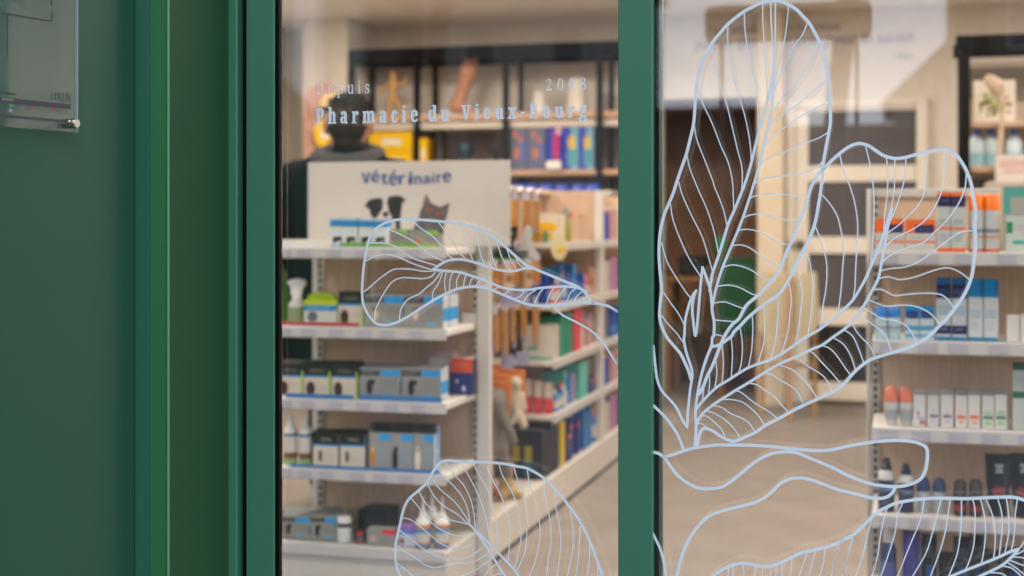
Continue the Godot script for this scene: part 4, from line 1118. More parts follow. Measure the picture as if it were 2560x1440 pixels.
func pet_gondola() -> void:
	var z0 := EYE.z - FRONT
	var z1 := EYE.z - REAR
	var x0 := px(785, REAR) - 0.0
	var x1 := -1.398
	var g := thing("pet_gondola", "white gondola end with wood grain back holding pet care products", "gondola", Vector3.ZERO)
	slotted_post(g, px(792, REAR), z1, hx(785, 799, REAR), 1.17, 1.0)
	slotted_post(g, px(1211.5, REAR), z1, hx(1196, 1228, REAR), 1.17, -1.0)
	put("back_panel", span_box(Vector3(px(800, REAR), 0.14, z1 - 0.018), Vector3(px(1190, REAR), 1.12, z1 - 0.006)), laminate(), g)
	for y in TOPS.slice(0, 4):
		shelf_board(g, x0, x1 - 0.004, y, z0, z1 + 0.016)
	put("base", span_box(Vector3(x0, 0.004, z1 + 0.017), Vector3(x1, 0.158, z0 + 0.0), 0.004), paint("bcb7b0", 0.45), g)
	put("base_rail", span_box(Vector3(x0, 0.125, z0 + 0.002), Vector3(x1 - 0.002, 0.162, z0 + 0.012), 0.002), paint("b4b1b2", 0.35), g)
	var G := "pet cartons on the gondola end"
	var ord := ["first", "second", "third", "fourth", "fifth", "sixth", "seventh", "eighth", "ninth"]
	# top shelf
	var zd := 4.36
	carton(Vector3(px(745, zd + 0.05), TOPS[0] + 0.001, EYE.z - zd - 0.05), hx(690, 797, zd), 0.026, 0.12, "white_plain", "flat white carton at the left end of the gondola's top shelf", G)
	poster(TOPS[0])
	for k in 4:
		facing(822 + k * 36, 857 + k * 36, 546 + k, TOPS[0], zd, 0.05, "pet_blue", "white and blue carton with black animals, %s of four, on the gondola top shelf" % ord[k], "white and blue pet cartons")
	facing(946, 1022, 575, TOPS[0], zd + 0.03, 0.05, "pet_grey_green", "grey carton with green tab, left of two, below the printed dog", G)
	facing(1023, 1098, 577, TOPS[0], zd + 0.03, 0.05, "pet_grey_green", "grey carton with green tab, right of two, below the printed cat", G)
	strip("green_shelf_strip", 850, 1052, 607, 617, zd - 0.02, "63953a", "green advertising strip along the gondola's top shelf edge")
	# second shelf
	turned("trigger_spray", "white trigger spray bottle at the left of the second shelf", "spray bottle", "", Vector3(px(742, zd + 0.05), TOPS[1] + 0.001, EYE.z - zd - 0.05), [["body", paint("a9aba4", 0.4), [0.0, 0.0, 0.027, 0.0, 0.028, 0.01, 0.028, 0.07, 0.014, 0.085, 0.0, 0.085]], ["label", paint("7d8a6a", 0.6), [0.0285, 0.008, 0.0285, 0.06]], ["collar", paint("d5d2cc", 0.4), [0.0, 0.084, 0.017, 0.085, 0.016, 0.1, 0.014, 0.12, 0.0, 0.12]]])
	var hd := mb()
	prism(hd, PackedVector2Array([Vector2(-0.018, 0), Vector2(0.016, 0), Vector2(0.02, 0.022), Vector2(0.032, 0.036), Vector2(0.026, 0.05), Vector2(0.0, 0.056), Vector2(-0.024, 0.05), Vector2(-0.033, 0.04), Vector2(-0.02, 0.03)]), 0.02, Vector3(0, 0.1, 0.01))
	put("trigger_head", hd, paint("d2cfc9", 0.4), get_node("trigger_spray"))
	turned("green_bottle", "green bottle half hidden at the left end of the second shelf", "bottle", "", Vector3(px(700, zd + 0.12), TOPS[1] + 0.001, EYE.z - zd - 0.12), [["body", paint("3f7a2c", 0.4), [0.0, 0.0, 0.032, 0.0, 0.033, 0.1, 0.018, 0.14, 0.012, 0.2, 0.0, 0.2]]])
	facing(757, 841, 752, TOPS[1], zd + 0.01, 0.05, "pet_lime", "white carton with blue band and lime lid beside the trigger spray", G)
	var lid := mb()
	var lp := PackedVector2Array()
	for i in 11:
		lp.append(Vector2(cos(PI * i / 10) * hx(757, 841, zd) * 0.44, pow(sin(PI * i / 10), 0.6) * 0.034))
	prism(lid, lp, 0.02, Vector3.ZERO)
	var lm := tag(put("lime_header", lid, paint("a2b31c", 0.5)), "rounded lime green card standing behind the blue banded carton", "card")
	lm.position = Vector3(px(801, zd + 0.06), hy(752, 800, zd + 0.06) - 0.004, EYE.z - zd - 0.065)
	facing(843, 908, 731, TOPS[1], zd + 0.02, 0.06, "pet_black", "black topped beige carton with brown animal, alone on the second shelf", G)
	facing(908, 1008, 738, TOPS[1], zd, 0.17, "pet_grey_b", "wide grey carton with blue header, left of two on the second shelf", G)
	facing(1009, 1109, 739, TOPS[1], zd, 0.17, "pet_grey_b", "wide grey carton with blue header, right of two on the second shelf", G)
	strip("red_shelf_strip", 700, 898, 805, 815, zd - 0.02, "a33a3c", "dark red advertising strip along the second shelf edge")
	carton(Vector3(px(1172, REAR - 0.03), TOPS[1] + 0.001, EYE.z - REAR + 0.03), 0.05, 0.035, 0.008, "white_plain", "small white end stop at the back of the second shelf", "")
	# third shelf
	var p3 := [[690, 757], [758, 826], [827, 894]]
	for k in 3:
		facing(p3[k][0], p3[k][1], 912 + k, TOPS[2], zd + 0.01, 0.07, "pet_black", "black topped beige carton with lime edge, %s of three on the third shelf" % ord[k], "black topped cartons on the third shelf")
		facing(p3[k][0], p3[k][1], 905 + k, TOPS[2], zd + 0.085, 0.07, "pet_black", "black topped beige carton in the row behind, %s of three on the third shelf" % ord[k], "black topped cartons on the third shelf")
	for k in 2:
		facing(897 + k * 103, 999 + k * 103, 922 + k, TOPS[2], zd, 0.075, "pet_grey", "wide grey carton with dark animal, %s of two on the third shelf" % ["left", "right"][k], G)
		facing(897 + k * 103, 999 + k * 103, 917 + k, TOPS[2], zd + 0.08, 0.075, "pet_grey", "wide grey carton in the row behind, %s of two on the third shelf" % ["left", "right"][k], G)
	strip("blue_shelf_strip", 715, 884, 985, 997, zd - 0.02, "2c6ba3", "blue advertising strip under the black topped cartons on the third shelf")
	strip("blue_shelf_strip", 900, 1105, 990, 1004, zd - 0.02, "2c6ba3", "blue advertising strip under the wide grey cartons on the third shelf")
	facing(1124, 1181, 898, TOPS[2], 4.55, 0.06, "red_navy", "orange red and navy carton at the right end of the third shelf", G)
	carton(Vector3(px(1102, 4.6), TOPS[2] + 0.12, EYE.z - 4.6), 0.09, 0.02, 0.05, "pink_flat", "pink carton lying on top of a white one behind the grey cartons", G)
	carton(Vector3(px(1102, 4.6), TOPS[2] + 0.001, EYE.z - 4.6), 0.088, 0.118, 0.05, "white_plain", "white carton standing behind the wide grey cartons on the third shelf", G)
	# fourth shelf
	for k in 2:
		turned("pump_bottle", "white lotion bottle with conical cap, %s of two on the fourth shelf" % ["left", "right"][k], "bottle", "white conical bottles", Vector3(px(727 + k * 37, zd + 0.03), TOPS[3] + 0.001, EYE.z - zd - 0.03), [["body", paint("c2beb7", 0.4), [0.0, 0.0, 0.021, 0.0, 0.022, 0.006, 0.022, 0.098, 0.0, 0.1]], ["base_label", paint("7f9a5a", 0.5), [0.0224, 0.004, 0.0224, 0.022]], ["brown_mark", paint("6b4032", 0.5), [0.0223, 0.022, 0.0223, 0.042]], ["blue_ring", paint("2f8dc6", 0.4), [0.0226, 0.095, 0.0226, 0.1]], ["neck_ring", paint("16191c", 0.4), [0.0, 0.104, 0.0228, 0.104, 0.0228, 0.1, 0.0, 0.1]], ["cap", paint("d6d3cd", 0.4), [0.0, 0.165, 0.008, 0.165, 0.011, 0.13, 0.02, 0.122, 0.0224, 0.105]]])
	for k in 2:
		for row in 3:
			facing(781 + k * 67, 845 + k * 67, 1088 - row * 5, TOPS[3], zd + row * 0.06, 0.055, "pet_black_b", "beige carton with black top, %s stack, %s row, fourth shelf" % [["left", "right"][k], ["front", "second", "third"][row]], "black topped cartons on the fourth shelf")
	var tall := ["pet_tall_cat", "pet_tall_dog", "pet_tall_pale"]
	for k in 3:
		for row in 5:
			facing(922 + k * 55, 976 + k * 55, 1082 - row * 5 + k * 2, TOPS[3], zd - 0.005 + row * 0.052, 0.049, tall[k], "tall grey carton with %s and blue tab, %s row, fourth shelf" % [["ginger cat", "black dog", "pale dog"][k], ord[row]], "tall grey cartons on the fourth shelf")
	strip("blue_shelf_strip", 725, 925, 1164, 1177, zd - 0.025, "2c6ba3", "blue advertising strip under the beige cartons on the fourth shelf")
	strip("blue_shelf_strip", 927, 1102, 1172, 1187, zd - 0.025, "2c6ba3", "blue advertising strip under the tall grey cartons on the fourth shelf")
	# bottom shelf
	for k in 2:
		for row in 3:
			facing(700 + k * 73, 772 + k * 73, 1293 - row * 7, TOPS[4], zd + row * 0.08, 0.075, "pet_grey", "grey carton with blue tab, %s pile, %s row, bottom shelf" % [["left", "right"][k], ["front", "second", "third"][row]], "grey cartons on the bottom shelf")
	facing(893, 966, 1278, TOPS[4], zd + 0.16, 0.12, "dark_green", "large blackish green carton at the back of the bottom shelf", G)
	turned("white_tin", "white tin with dark band between grey and black cartons, bottom shelf", "tin", "", Vector3(px(861, zd + 0.01), TOPS[4] + 0.001, EYE.z - zd - 0.01), [["body", paint("c4c6c4", 0.4), [0.0, 0.0, 0.022, 0.0, 0.023, 0.005, 0.023, 0.06, 0.0, 0.061]], ["band", paint("20262c", 0.4), [0.0234, 0.05, 0.0234, 0.063]], ["lid", paint("c9c7c2", 0.35), [0.0, 0.083, 0.02, 0.083, 0.0235, 0.078, 0.0235, 0.063]]])
	facing(882, 912, 1328, TOPS[4], zd - 0.005, 0.03, "black_red", "small black carton with red and pale blue panels, bottom shelf", G)
	facing(915, 990, 1325, TOPS[4], zd - 0.01, 0.05, "grey_red", "grey carton with red corner, bottom shelf", G)
	facing(994, 1038, 1318, TOPS[4], zd - 0.01, 0.05, "purple_blue", "pale blue carton with purple top, bottom shelf", G)
	for q in [[1058, 1318, 0.0, "front left"], [1105, 1290, 0.02, "front right"], [1080, 1285, 0.09, "rear"]]:
		turned("nozzle_bottle", "orange bottle with white cap and pointed nozzle, %s of three, bottom shelf" % q[3], "bottle", "orange nozzle bottles", Vector3(px(q[0], zd + q[2]), TOPS[4] + 0.001, EYE.z - zd - q[2]), [["body", paint("c9731c", 0.4), [0.0, 0.0, 0.023, 0.0, 0.024, 0.006, 0.024, 0.075, 0.0, 0.076]], ["label", paint("b8b4ae", 0.5), [0.0243, 0.02, 0.0243, 0.05]], ["blue_band", paint("2c7fae", 0.5), [0.0244, 0.05, 0.0244, 0.064]], ["foot_band", paint("2c6f9a", 0.5), [0.0244, 0.002, 0.0244, 0.014]], ["shoulder", paint("d3cfc8", 0.4), [0.0, 0.115, 0.012, 0.113, 0.013, 0.098, 0.022, 0.092, 0.0246, 0.076]], ["nozzle", paint("d6d3ce", 0.4), [0.0, 0.165, 0.002, 0.165, 0.006, 0.115]]])
	strip("blue_shelf_strip", 775, 945, 1376, 1390, zd - 0.025, "3a6ea3", "blue advertising strip along the bottom shelf edge")

func strip(called: String, u0: float, u1: float, v0: float, v1: float, zd: float, hex: String, label: String) -> void:
	var a := at(u0, v1, zd)
	var b := at(u1, v0, zd)
	var h := hy(v0, (u0 + u1) / 2, zd) - hy(v1, (u0 + u1) / 2, zd)
	var y := hy(v1, (u0 + u1) / 2, zd)
	var o := tag(put(called, one_box(Vector3(b.x - a.x, h, 0.002), Vector3.ZERO), paint(hex, 0.4)), label, "shelf strip", "advertising strips on shelf edges")
	o.position = Vector3((a.x + b.x) / 2, y + h / 2, a.z)

func fill_poly(im: Image, pts: Array, c: Color, off: Vector2, k: float) -> void:
	var poly := PackedVector2Array()
	var lo := Vector2(1e9, 1e9)
	var hi := -lo
	for i in range(0, pts.size(), 2):
		var p := (Vector2(pts[i], pts[i + 1]) - off) * k
		poly.append(p)
		lo = lo.min(p)
		hi = hi.max(p)
	for y in range(maxi(0, int(lo.y)), mini(im.get_height(), int(hi.y) + 1)):
		for x in range(maxi(0, int(lo.x)), mini(im.get_width(), int(hi.x) + 1)):
			if Geometry2D.is_point_in_polygon(Vector2(x + 0.5, y + 0.5), poly):
				im.set_pixel(x, y, c.lightened(rng.randf_range(0.0, 0.06)))

func ring(cx: float, cy: float, rx: float, ry: float) -> Array:
	var a := []
	for i in 20:
		a.append_array([cx + cos(TAU * i / 20) * rx, cy + sin(TAU * i / 20) * ry])
	return a

func poster(shelf: float) -> void:
	# dog and cat portraits, in the coordinates of an enlarged view of the poster
	var off := Vector2(205, 72)
	var k := 640.0 / 1460.0
	var im := Image.create_empty(640, 250, false, Image.FORMAT_RGB8)
	im.fill(Color("c4bdb5"))
	var blackc := Color("1a1819")
	fill_poly(im, [700, 460, 720, 520, 760, 600, 860, 600, 900, 520, 890, 430, 860, 400, 740, 420], Color("b9b2aa"), off, k)
	fill_poly(im, [625, 370, 655, 330, 700, 318, 750, 316, 766, 350, 760, 390, 735, 420, 715, 450, 690, 455, 670, 430, 660, 390], blackc, off, k)
	fill_poly(im, [788, 345, 800, 310, 850, 298, 890, 302, 930, 335, 905, 345, 895, 400, 888, 450, 886, 560, 860, 560, 850, 480, 820, 455, 806, 415, 788, 385], blackc, off, k)
	fill_poly(im, [766, 316, 788, 316, 800, 400, 830, 450, 820, 475, 770, 480, 725, 465, 722, 440, 755, 400], Color("c6bfb6"), off, k)
	fill_poly(im, ring(780, 428, 22, 20), blackc, off, k)
	fill_poly(im, ring(735, 372, 9, 9), Color("3a2a22"), off, k)
	fill_poly(im, ring(812, 368, 9, 9), Color("3a2a22"), off, k)
	fill_poly(im, ring(790, 482, 14, 20), Color("b0565a"), off, k)
	var grey := Color("514d4c")
	fill_poly(im, [1076, 288, 1056, 340, 1050, 372, 1030, 410, 1022, 450, 990, 510, 972, 560, 970, 640, 1185, 640, 1200, 540, 1215, 470, 1228, 430, 1236, 390, 1246, 350, 1205, 366, 1180, 380, 1130, 362, 1112, 350], grey, off, k)
	fill_poly(im, [1078, 305, 1064, 345, 1100, 348], Color("7a6a66"), off, k)
	fill_poly(im, ring(1097, 399, 22, 15), Color("b5572c"), off, k)
	fill_poly(im, ring(1173, 421, 22, 15), Color("b5572c"), off, k)
	fill_poly(im, ring(1099, 399, 7, 12), blackc, off, k)
	fill_poly(im, ring(1173, 421, 7, 12), blackc, off, k)
	fill_poly(im, ring(1125, 440, 14, 10), Color("3a3435"), off, k)
	fill_poly(im, ring(1128, 465, 34, 20), Color("6d6866"), off, k)
	for q in [[660, 290, 665, 262], [680, 285, 684, 270], [1120, 285, 1135, 302], [1155, 300, 1162, 288], [1180, 305, 1200, 318]]:
		fill_poly(im, [q[0], q[1], q[0] + 5, q[1] + 3, q[2] + 5, q[3] + 3, q[2], q[3]], Color("8fa3b8"), off, k)
	for i in 2600:      # fur: short light and dark hairs in the dark parts of the print
		var x := rng.randi_range(150, 480)
		var y := rng.randi_range(90, 245)
		var c := im.get_pixel(x, y)
		if c.get_luminance() < 0.36:
			var d := c.lightened(rng.randf_range(0.05, 0.22)) if rng.randf() < 0.6 else c.darkened(0.3)
			var dx := rng.randi_range(-1, 1)
			for q in rng.randi_range(3, 7):
				im.set_pixel(clampi(x + dx * q / 2, 0, 639), clampi(y + q, 0, 249), d)
	im.resize(320, 125, Image.INTERPOLATE_LANCZOS)
	im.resize(640, 250, Image.INTERPOLATE_CUBIC)
	var m := StandardMaterial3D.new()
	m.albedo_texture = ImageTexture.create_from_image(im)
	m.roughness = 0.5
	var zd := 4.6
	var w := hx(765, 1270, zd)
	var h := hy(405, 1000, zd) - shelf
	var t := thing("pet_poster", "pale grey sign board with a dog and a cat under blue handwriting", "sign board", Vector3(px(1017, zd), shelf + 0.002, EYE.z - zd))
	put("board", one_box(Vector3(w, h, 0.008), Vector3(0, h / 2, -0.005), 0.001), paint("c4bdb5", 0.5), t)
	var sheet := mb()
	quad(sheet, Vector3(-w / 2 + 0.003, h - 0.003, 0), Vector3(w / 2 - 0.003, h - 0.003, 0), Vector3(w / 2 - 0.003, 0.003, 0), Vector3(-w / 2 + 0.003, 0.003, 0))
	put("printed_sheet", sheet, m, t)
	# hand lettered word, one letter at a time
	var word := "vétérinaire"
	var us := [905, 927, 954, 972, 996, 1020, 1036, 1058, 1080, 1092, 1106]
	var ue := [927, 948, 970, 992, 1014, 1031, 1054, 1076, 1086, 1104, 1127]
	var base := [459, 456, 462, 463, 461, 461, 461, 460, 458, 458, 455]
	var high := [432, 424, 434, 425, 438, 430, 440, 440, 432, 436, 430]
	for i in word.length():
		var a := at(us[i], base[i], zd - 0.001) - t.position
		words("letter", word[i], "Droid Sans", 700, a, hx(us[i], ue[i], zd), hy(high[i], us[i], zd) - hy(base[i], us[i], zd), paint("2d4a86", 0.6), t, 0, 0.0006, Basis(Vector3.BACK, [0.06, -0.05, 0.08, -0.03, 0.05, -0.06, 0.02, 0.07, -0.04, 0.05, -0.05][i]))
const SIDE := -1.4       # x of the long side's shelf fronts
const BAY := 5.8
const BAY_END := 6.78

func side_carton(zd0: float, zd1: float, deep: float, h: float, shelf: float, key: String, label: String, group := "cartons on the long side of the gondola", called := "carton") -> MeshInstance3D:
	# its near end faces the window, its long side faces the aisle
	return carton(Vector3(SIDE - 0.02 - deep / 2, shelf + 0.0015, EYE.z - zd0), deep, h, zd1 - zd0 - 0.004, key, label, group, called, "carton" if called == "carton" else "pack")

func side_bay() -> void:
	var g := thing("long_gondola", "long white shelving run receding behind the gondola end", "gondola", Vector3.ZERO)
	var x1 := SIDE
	var zn := EYE.z - 4.70
	var zf := EYE.z - 8.4
	put("base", span_box(Vector3(-2.0, 0.012, zn), Vector3(x1, 0.156, zf), 0.004), paint("c4bcb2", 0.45), g)
	put("kick_strip", span_box(Vector3(-1.98, 0.0, zn), Vector3(x1 + 0.003, 0.011, zf)), paint("14120f", 0.5), g)
	put("back_panel", span_box(Vector3(-1.72, 0.157, zn), Vector3(-1.70, 1.35, zf)), laminate(), g)
	put("top_rail", span_box(Vector3(-1.74, 1.351, zn), Vector3(-1.66, 1.375, zf), 0.003), paint("b9a187", 0.5), g)
	put("grey_side_panel", span_box(Vector3(-1.699, 0.157, zn - 0.001), Vector3(-1.55, 0.9, zn - 0.012)), paint("6f6a66", 0.6), g)
	for q in [BAY_END, 8.1]:
		put("post", span_box(Vector3(x1 - 0.04, 0.158, EYE.z - q + 0.0), Vector3(x1 - 0.002, 1.37, EYE.z - q - 0.05), 0.002), paint("c6c0b8", 0.45), g)
		put("end_panel", span_box(Vector3(-1.69, 0.158, EYE.z - q - 0.012), Vector3(x1 - 0.042, 1.37, EYE.z - q - 0.028)), laminate(), g)
	var spans := [[BAY, BAY_END - 0.004], [BAY_END + 0.056, 8.09]]
	for s in spans:
		for y in TOPS.slice(0, 4):
			var sh := put("shelf", span_box(Vector3(-1.695, y - 0.022, EYE.z - s[0]), Vector3(x1 - 0.013, y, EYE.z - s[1]), 0.003), paint("d0cac2", 0.42), g)
			put("price_rail", span_box(Vector3(x1 - 0.0125, y - 0.034, EYE.z - s[0]), Vector3(x1 - 0.001, y + 0.002, EYE.z - s[1]), 0.002), paint("b9b4b0", 0.3), sh)
	# peg hooks with hanging packs in the first bay
	var metal := paint("b9b9bb", 0.25, 0.9)
	var rows := [[1.334, 0.17, "highest"], [1.085, 0.11, "second"], [0.905, 0.17, "third"]]
	var names := ["nearest", "second", "third", "fourth", "fifth", "sixth"]
	for r in 3:
		for k in 5:
			var zz: float = EYE.z - 5.06 - k * 0.15
			var hk := mb()
			tube(hk, [Vector3(-1.698, rows[r][0] + 0.004, zz), Vector3(-1.44, rows[r][0] + 0.004, zz), Vector3(-1.425, rows[r][0] + 0.016, zz)], 0.003, 6)
			tag(put("peg_hook", hk, metal), "steel peg hook, %s along the %s row of hanging packs" % [names[k], rows[r][2]], "hook", "peg hooks in the first bay")
			for j in 2:
				var hh: float = rows[r][1] * rng.randf_range(0.75, 1.1)
				var top_y: float = rows[r][0] - 0.03
				var ww := rng.randf_range(0.035, 0.06)
				var tilt := rng.randf_range(-0.35, 0.25)
				var cx := -1.45 - j * 0.05
				var o := carton(Vector3(cx, top_y - hh, zz + ww * 0.5), 0.014, hh, ww, ["kraft_pack", "amber_pack", "kraft_pack", "pale_pack"][(k * 2 + j * 3 + r) % 4], "hanging snack pack, %s along the %s row, %s" % [names[k], rows[r][2], ["outer", "inner"][j]], "brown hanging packs on the first bay", "hanging_pack", "pack", tilt)
				var card := mb()
				box(card, Vector3(0.002, 0.034, ww * 0.9), Vector3(0, hh + 0.017, -ww * 0.5))
				put("header_card", card, paint("a9a4b4", 0.4), o)
		carton(Vector3(-1.44, rows[r][0] - rows[r][1] - 0.075, EYE.z - 5.2), 0.05, 0.05, 0.002, "lilac_card", "lilac price card below the %s row of hanging packs, nearer" % rows[r][2], "lilac price cards", "price_card", "price card", 0.5)
		carton(Vector3(-1.44, rows[r][0] - rows[r][1] - 0.085, EYE.z - 5.42), 0.05, 0.055, 0.002, "lilac_card", "lilac price card below the %s row of hanging packs, farther" % rows[r][2], "lilac price cards", "price_card", "price card", 0.5)
	for k in 4:
		carton(Vector3(-1.46 - (k % 2) * 0.06, 0.5 + (k % 2) * 0.02, EYE.z - 5.12 - (k / 2) * 0.2), 0.1, 0.14, 0.03, "orange_bag", "orange hanging bag above the grey plush toys, %s from the post" % names[k], "orange hanging bags", "orange_bag", "bag")
	# plush toys under the bags
	var plush := grain("4f4740", "8f857a", Vector3(9, 9, 9), 0.05, 0.98)
	var cream := grain("a39379", "d2c5ae", Vector3(9, 9, 9), 0.05, 0.98)
	var tan := grain("8f7646", "cdb784", Vector3(9, 9, 9), 0.05, 0.98)
	var e := [[Vector3(0, 0.02, 0), Vector3(0, 0.12, 0), 0.05, 0.045], [Vector3(0, 0.16, 0), Vector3(0, 0.17, 0.01), 0.045, 0.045], [Vector3(0.0, 0.16, 0.03), Vector3(0.02, 0.08, 0.07), 0.022, 0.014], [Vector3(0.045, 0.19, 0), Vector3(0.065, 0.13, 0), 0.026, 0.03], [Vector3(-0.045, 0.19, 0), Vector3(-0.065, 0.13, 0), 0.026, 0.03], [Vector3(0.03, 0.0, 0.02), Vector3(0.04, -0.07, 0.03), 0.026, 0.022], [Vector3(-0.03, 0.0, 0.02), Vector3(-0.04, -0.07, 0.03), 0.026, 0.022], [Vector3(0.05, 0.1, 0.02), Vector3(0.07, 0.03, 0.03), 0.02, 0.018]]
	_toy("plush_elephant", blob(e, 0.007, 0.02, 0.006), plush, Vector3(-1.475, 0.36, EYE.z - 5.1), "grey plush elephant toy hanging below the orange bags", 0.9)
	_toy("plush_rabbit", blob([[Vector3(0, 0, 0), Vector3(0, 0.14, 0), 0.05, 0.04], [Vector3(0, 0.19, 0), Vector3(0, 0.2, 0.01), 0.042, 0.042], [Vector3(0.03, 0.0, 0.02), Vector3(0.05, -0.06, 0.03), 0.024, 0.026], [Vector3(-0.03, 0.0, 0.02), Vector3(-0.05, -0.06, 0.03), 0.024, 0.026], [Vector3(0.05, 0.12, 0), Vector3(0.06, 0.04, 0.02), 0.018, 0.016]], 0.007, 0.02, 0.006), cream, Vector3(-1.44, 0.47, EYE.z - 5.3), "cream plush toy hanging beside the grey plush elephant", 0.6)
	_toy("plush_bear", blob([[Vector3(0, 0.04, 0), Vector3(0, 0.09, 0), 0.055, 0.045], [Vector3(0, 0.15, 0), Vector3(0, 0.155, 0), 0.045, 0.045], [Vector3(0.035, 0.19, 0), Vector3(0.036, 0.192, 0), 0.018, 0.018], [Vector3(-0.035, 0.19, 0), Vector3(-0.036, 0.192, 0), 0.018, 0.018], [Vector3(0.04, 0.03, 0.02), Vector3(0.06, 0.02, 0.07), 0.024, 0.026], [Vector3(-0.04, 0.03, 0.02), Vector3(-0.06, 0.02, 0.07), 0.024, 0.026], [Vector3(0, 0.145, 0.04), Vector3(0, 0.143, 0.05), 0.018, 0.014]], 0.007, 0.018, 0.005), tan, Vector3(-1.46, 0.162, EYE.z - 5.25), "yellowish plush bear toy sitting on the gondola base", 0.7)
	_toy("rubber_toy", blob([[Vector3(0, 0.03, 0), Vector3(0, 0.05, 0), 0.03, 0.024], [Vector3(0, 0.05, 0), Vector3(0.02, 0.1, 0), 0.02, 0.012], [Vector3(0.02, 0.1, 0), Vector3(0.03, 0.12, 0), 0.02, 0.018]], 0.006, 0.014), paint("a34a72", 0.4), Vector3(-1.47, 0.16, EYE.z - 4.98), "pink rubber pet toy on the gondola base beside the post", 0.2)
	_toy("brown_toy", blob([[Vector3(0, 0.03, 0), Vector3(0, 0.16, 0), 0.03, 0.035], [Vector3(0, 0.2, 0), Vector3(0, 0.21, 0), 0.036, 0.036], [Vector3(0.02, 0.1, 0), Vector3(0.06, 0.05, 0), 0.016, 0.014]], 0.007, 0.016, 0.005), grain("7c4a32", "96603f", Vector3(30, 30, 30), 0.06, 0.98), Vector3(-1.475, 0.165, EYE.z - 5.05), "reddish brown plush toy behind the pink rubber toy", 0.0)
	# black cat topper on its treat display beside the post
	var zc := 4.72
	var cd := thing("cat_display", "small treat display with a black cat head on top beside the post", "display", Vector3(px(1262, zc), hy(645, 1262, zc), EYE.z - zc))
	var wd := hx(1212, 1305, zc)
	put("tray", one_box(Vector3(wd, 0.026, 0.1), Vector3(0, 0.013, -0.05), 0.002), paint("2a2e2a", 0.5), cd)
	put("green_edge", one_box(Vector3(wd, 0.006, 0.101), Vector3(0, -0.003, -0.05), 0.001), paint("4c8a2c", 0.5), cd)
	var cat := PackedVector2Array()
	for q in [[1236, 642], [1240, 600], [1248, 575], [1252, 553], [1262, 565], [1272, 568], [1291, 564], [1288, 590], [1280, 605], [1288, 642]]:
		cat.append(Vector2(hx(1262, q[0], zc), hy(q[1], q[0], zc) - cd.position.y))
	var st := mb()
	prism(st, cat, 0.006, Vector3(0, 0, -0.02))
	put("cat_cutout", st, grain("1d1b1c", "2e2a2b", Vector3(40, 40, 40), 0.05, 0.7), cd)
	for q in [[1259, 582], [1275, 584]]:
		var ey := put("eye", disc(0.006, 0.002, 14), paint("6b8f22", 0.4), cd)
		ey.position = Vector3(hx(1262, q[0], zc), hy(q[1], q[0], zc) - cd.position.y, -0.0175)
	var cut := PackedVector2Array()
	for q in [[1289, 645], [1286, 620], [1292, 600], [1296, 575], [1308, 562], [1318, 575], [1316, 600], [1322, 620], [1340, 645]]:
		cut.append(Vector2(hx(1262, q[0], zc + 0.06), hy(q[1], q[0], zc + 0.06) - cd.position.y))
	st = mb()
	prism(st, cut, 0.004, Vector3(0, 0, -0.06))
	put("white_cutout", st, paint("c2bdb8", 0.6), cd)
	var tag_o := PackedVector2Array()
	for i in 18:
		tag_o.append(Vector2(cos(TAU * i / 18) * 0.035, sin(TAU * i / 18) * 0.055))
	st = mb()
	prism(st, tag_o, 0.002, Vector3.ZERO)
	var pt := tag(put("price_wobbler", st, paint("cfc79a", 0.5)), "pale yellow oval price card hanging off the top shelf of the long side", "price card")
	pt.position = at(1398, 618, 5.78)
	put("yellow_band", one_box(Vector3(0.04, 0.018, 0.001), Vector3(0.008, -0.012, 0.0012)), paint("d6b83a", 0.5), pt)
	# second bay, top shelf
	var G := "cartons on the long side of the gondola"
	var y: float = TOPS[0]
	side_carton(5.84, 5.95, 0.13, 0.125, y, "yellow_food", "cream and yellow food carton, nearest on the long side's top shelf")
	side_carton(5.96, 6.08, 0.11, 0.122, y, "yellow_food", "cream and yellow food carton, second on the long side's top shelf")
	var yt := tag(put("yellow_shelf_sign", one_box(Vector3(0.085, 0.032, 0.004), Vector3.ZERO, 0.001), paint("dba80c", 0.4)), "bright yellow sign strip before the cream food cartons", "sign strip")
	yt.position = at(1366, 568, 5.8)
	for k in 2:
		side_carton(6.2 + k * 0.2, 6.38 + k * 0.2, 0.12, 0.128, y, "red_food", "cream food pack with red top, %s of two on the long side's top shelf" % ["nearer", "farther"][k])
	turned("oil_bottle", "slim olive and grey bottle among the red topped packs", "bottle", "", Vector3(SIDE - 0.035, y + 0.001, EYE.z - 6.15), [["body", paint("8a7a2a", 0.35), [0.0, 0.0, 0.02, 0.0, 0.021, 0.01, 0.021, 0.085, 0.013, 0.105, 0.0, 0.105]], ["cap", paint("7d8688", 0.4), [0.0, 0.105, 0.013, 0.106, 0.013, 0.15, 0.0, 0.15]]])
	for k in 3:
		turned("green_bottle", "slim bottle with green foot and orange top, %s of three behind the cat display" % ["left", "middle", "right"][k], "bottle", "slim bottles behind the cat display", Vector3(-1.52 + k * 0.035, y - 0.0, EYE.z - 5.83 - k * 0.01), [["body", paint(["2f8a6a", "b9863a", "3a8a72"][k], 0.4), [0.0, 0.0, 0.014, 0.0, 0.014, 0.07, 0.008, 0.09, 0.0, 0.09]], ["cap", paint("c2562c", 0.4), [0.0, 0.09, 0.009, 0.09, 0.008, 0.12, 0.0, 0.12]]])
	# second shelf: blue dental packs
	y = TOPS[1]
	fill_row(5.83, 6.5, y, 0.15, ["navy_pack", "dental_blue", "navy_pack", "blue_stripe", "cyan_tall"], "blue dental pack, %s along the long side's second shelf")
	fill_row(6.52, 6.75, y, 0.14, ["salmon", "crimson", "pale_pack"], "reddish pack, %s at the far end of the second shelf")
	# third shelf
	y = TOPS[2]
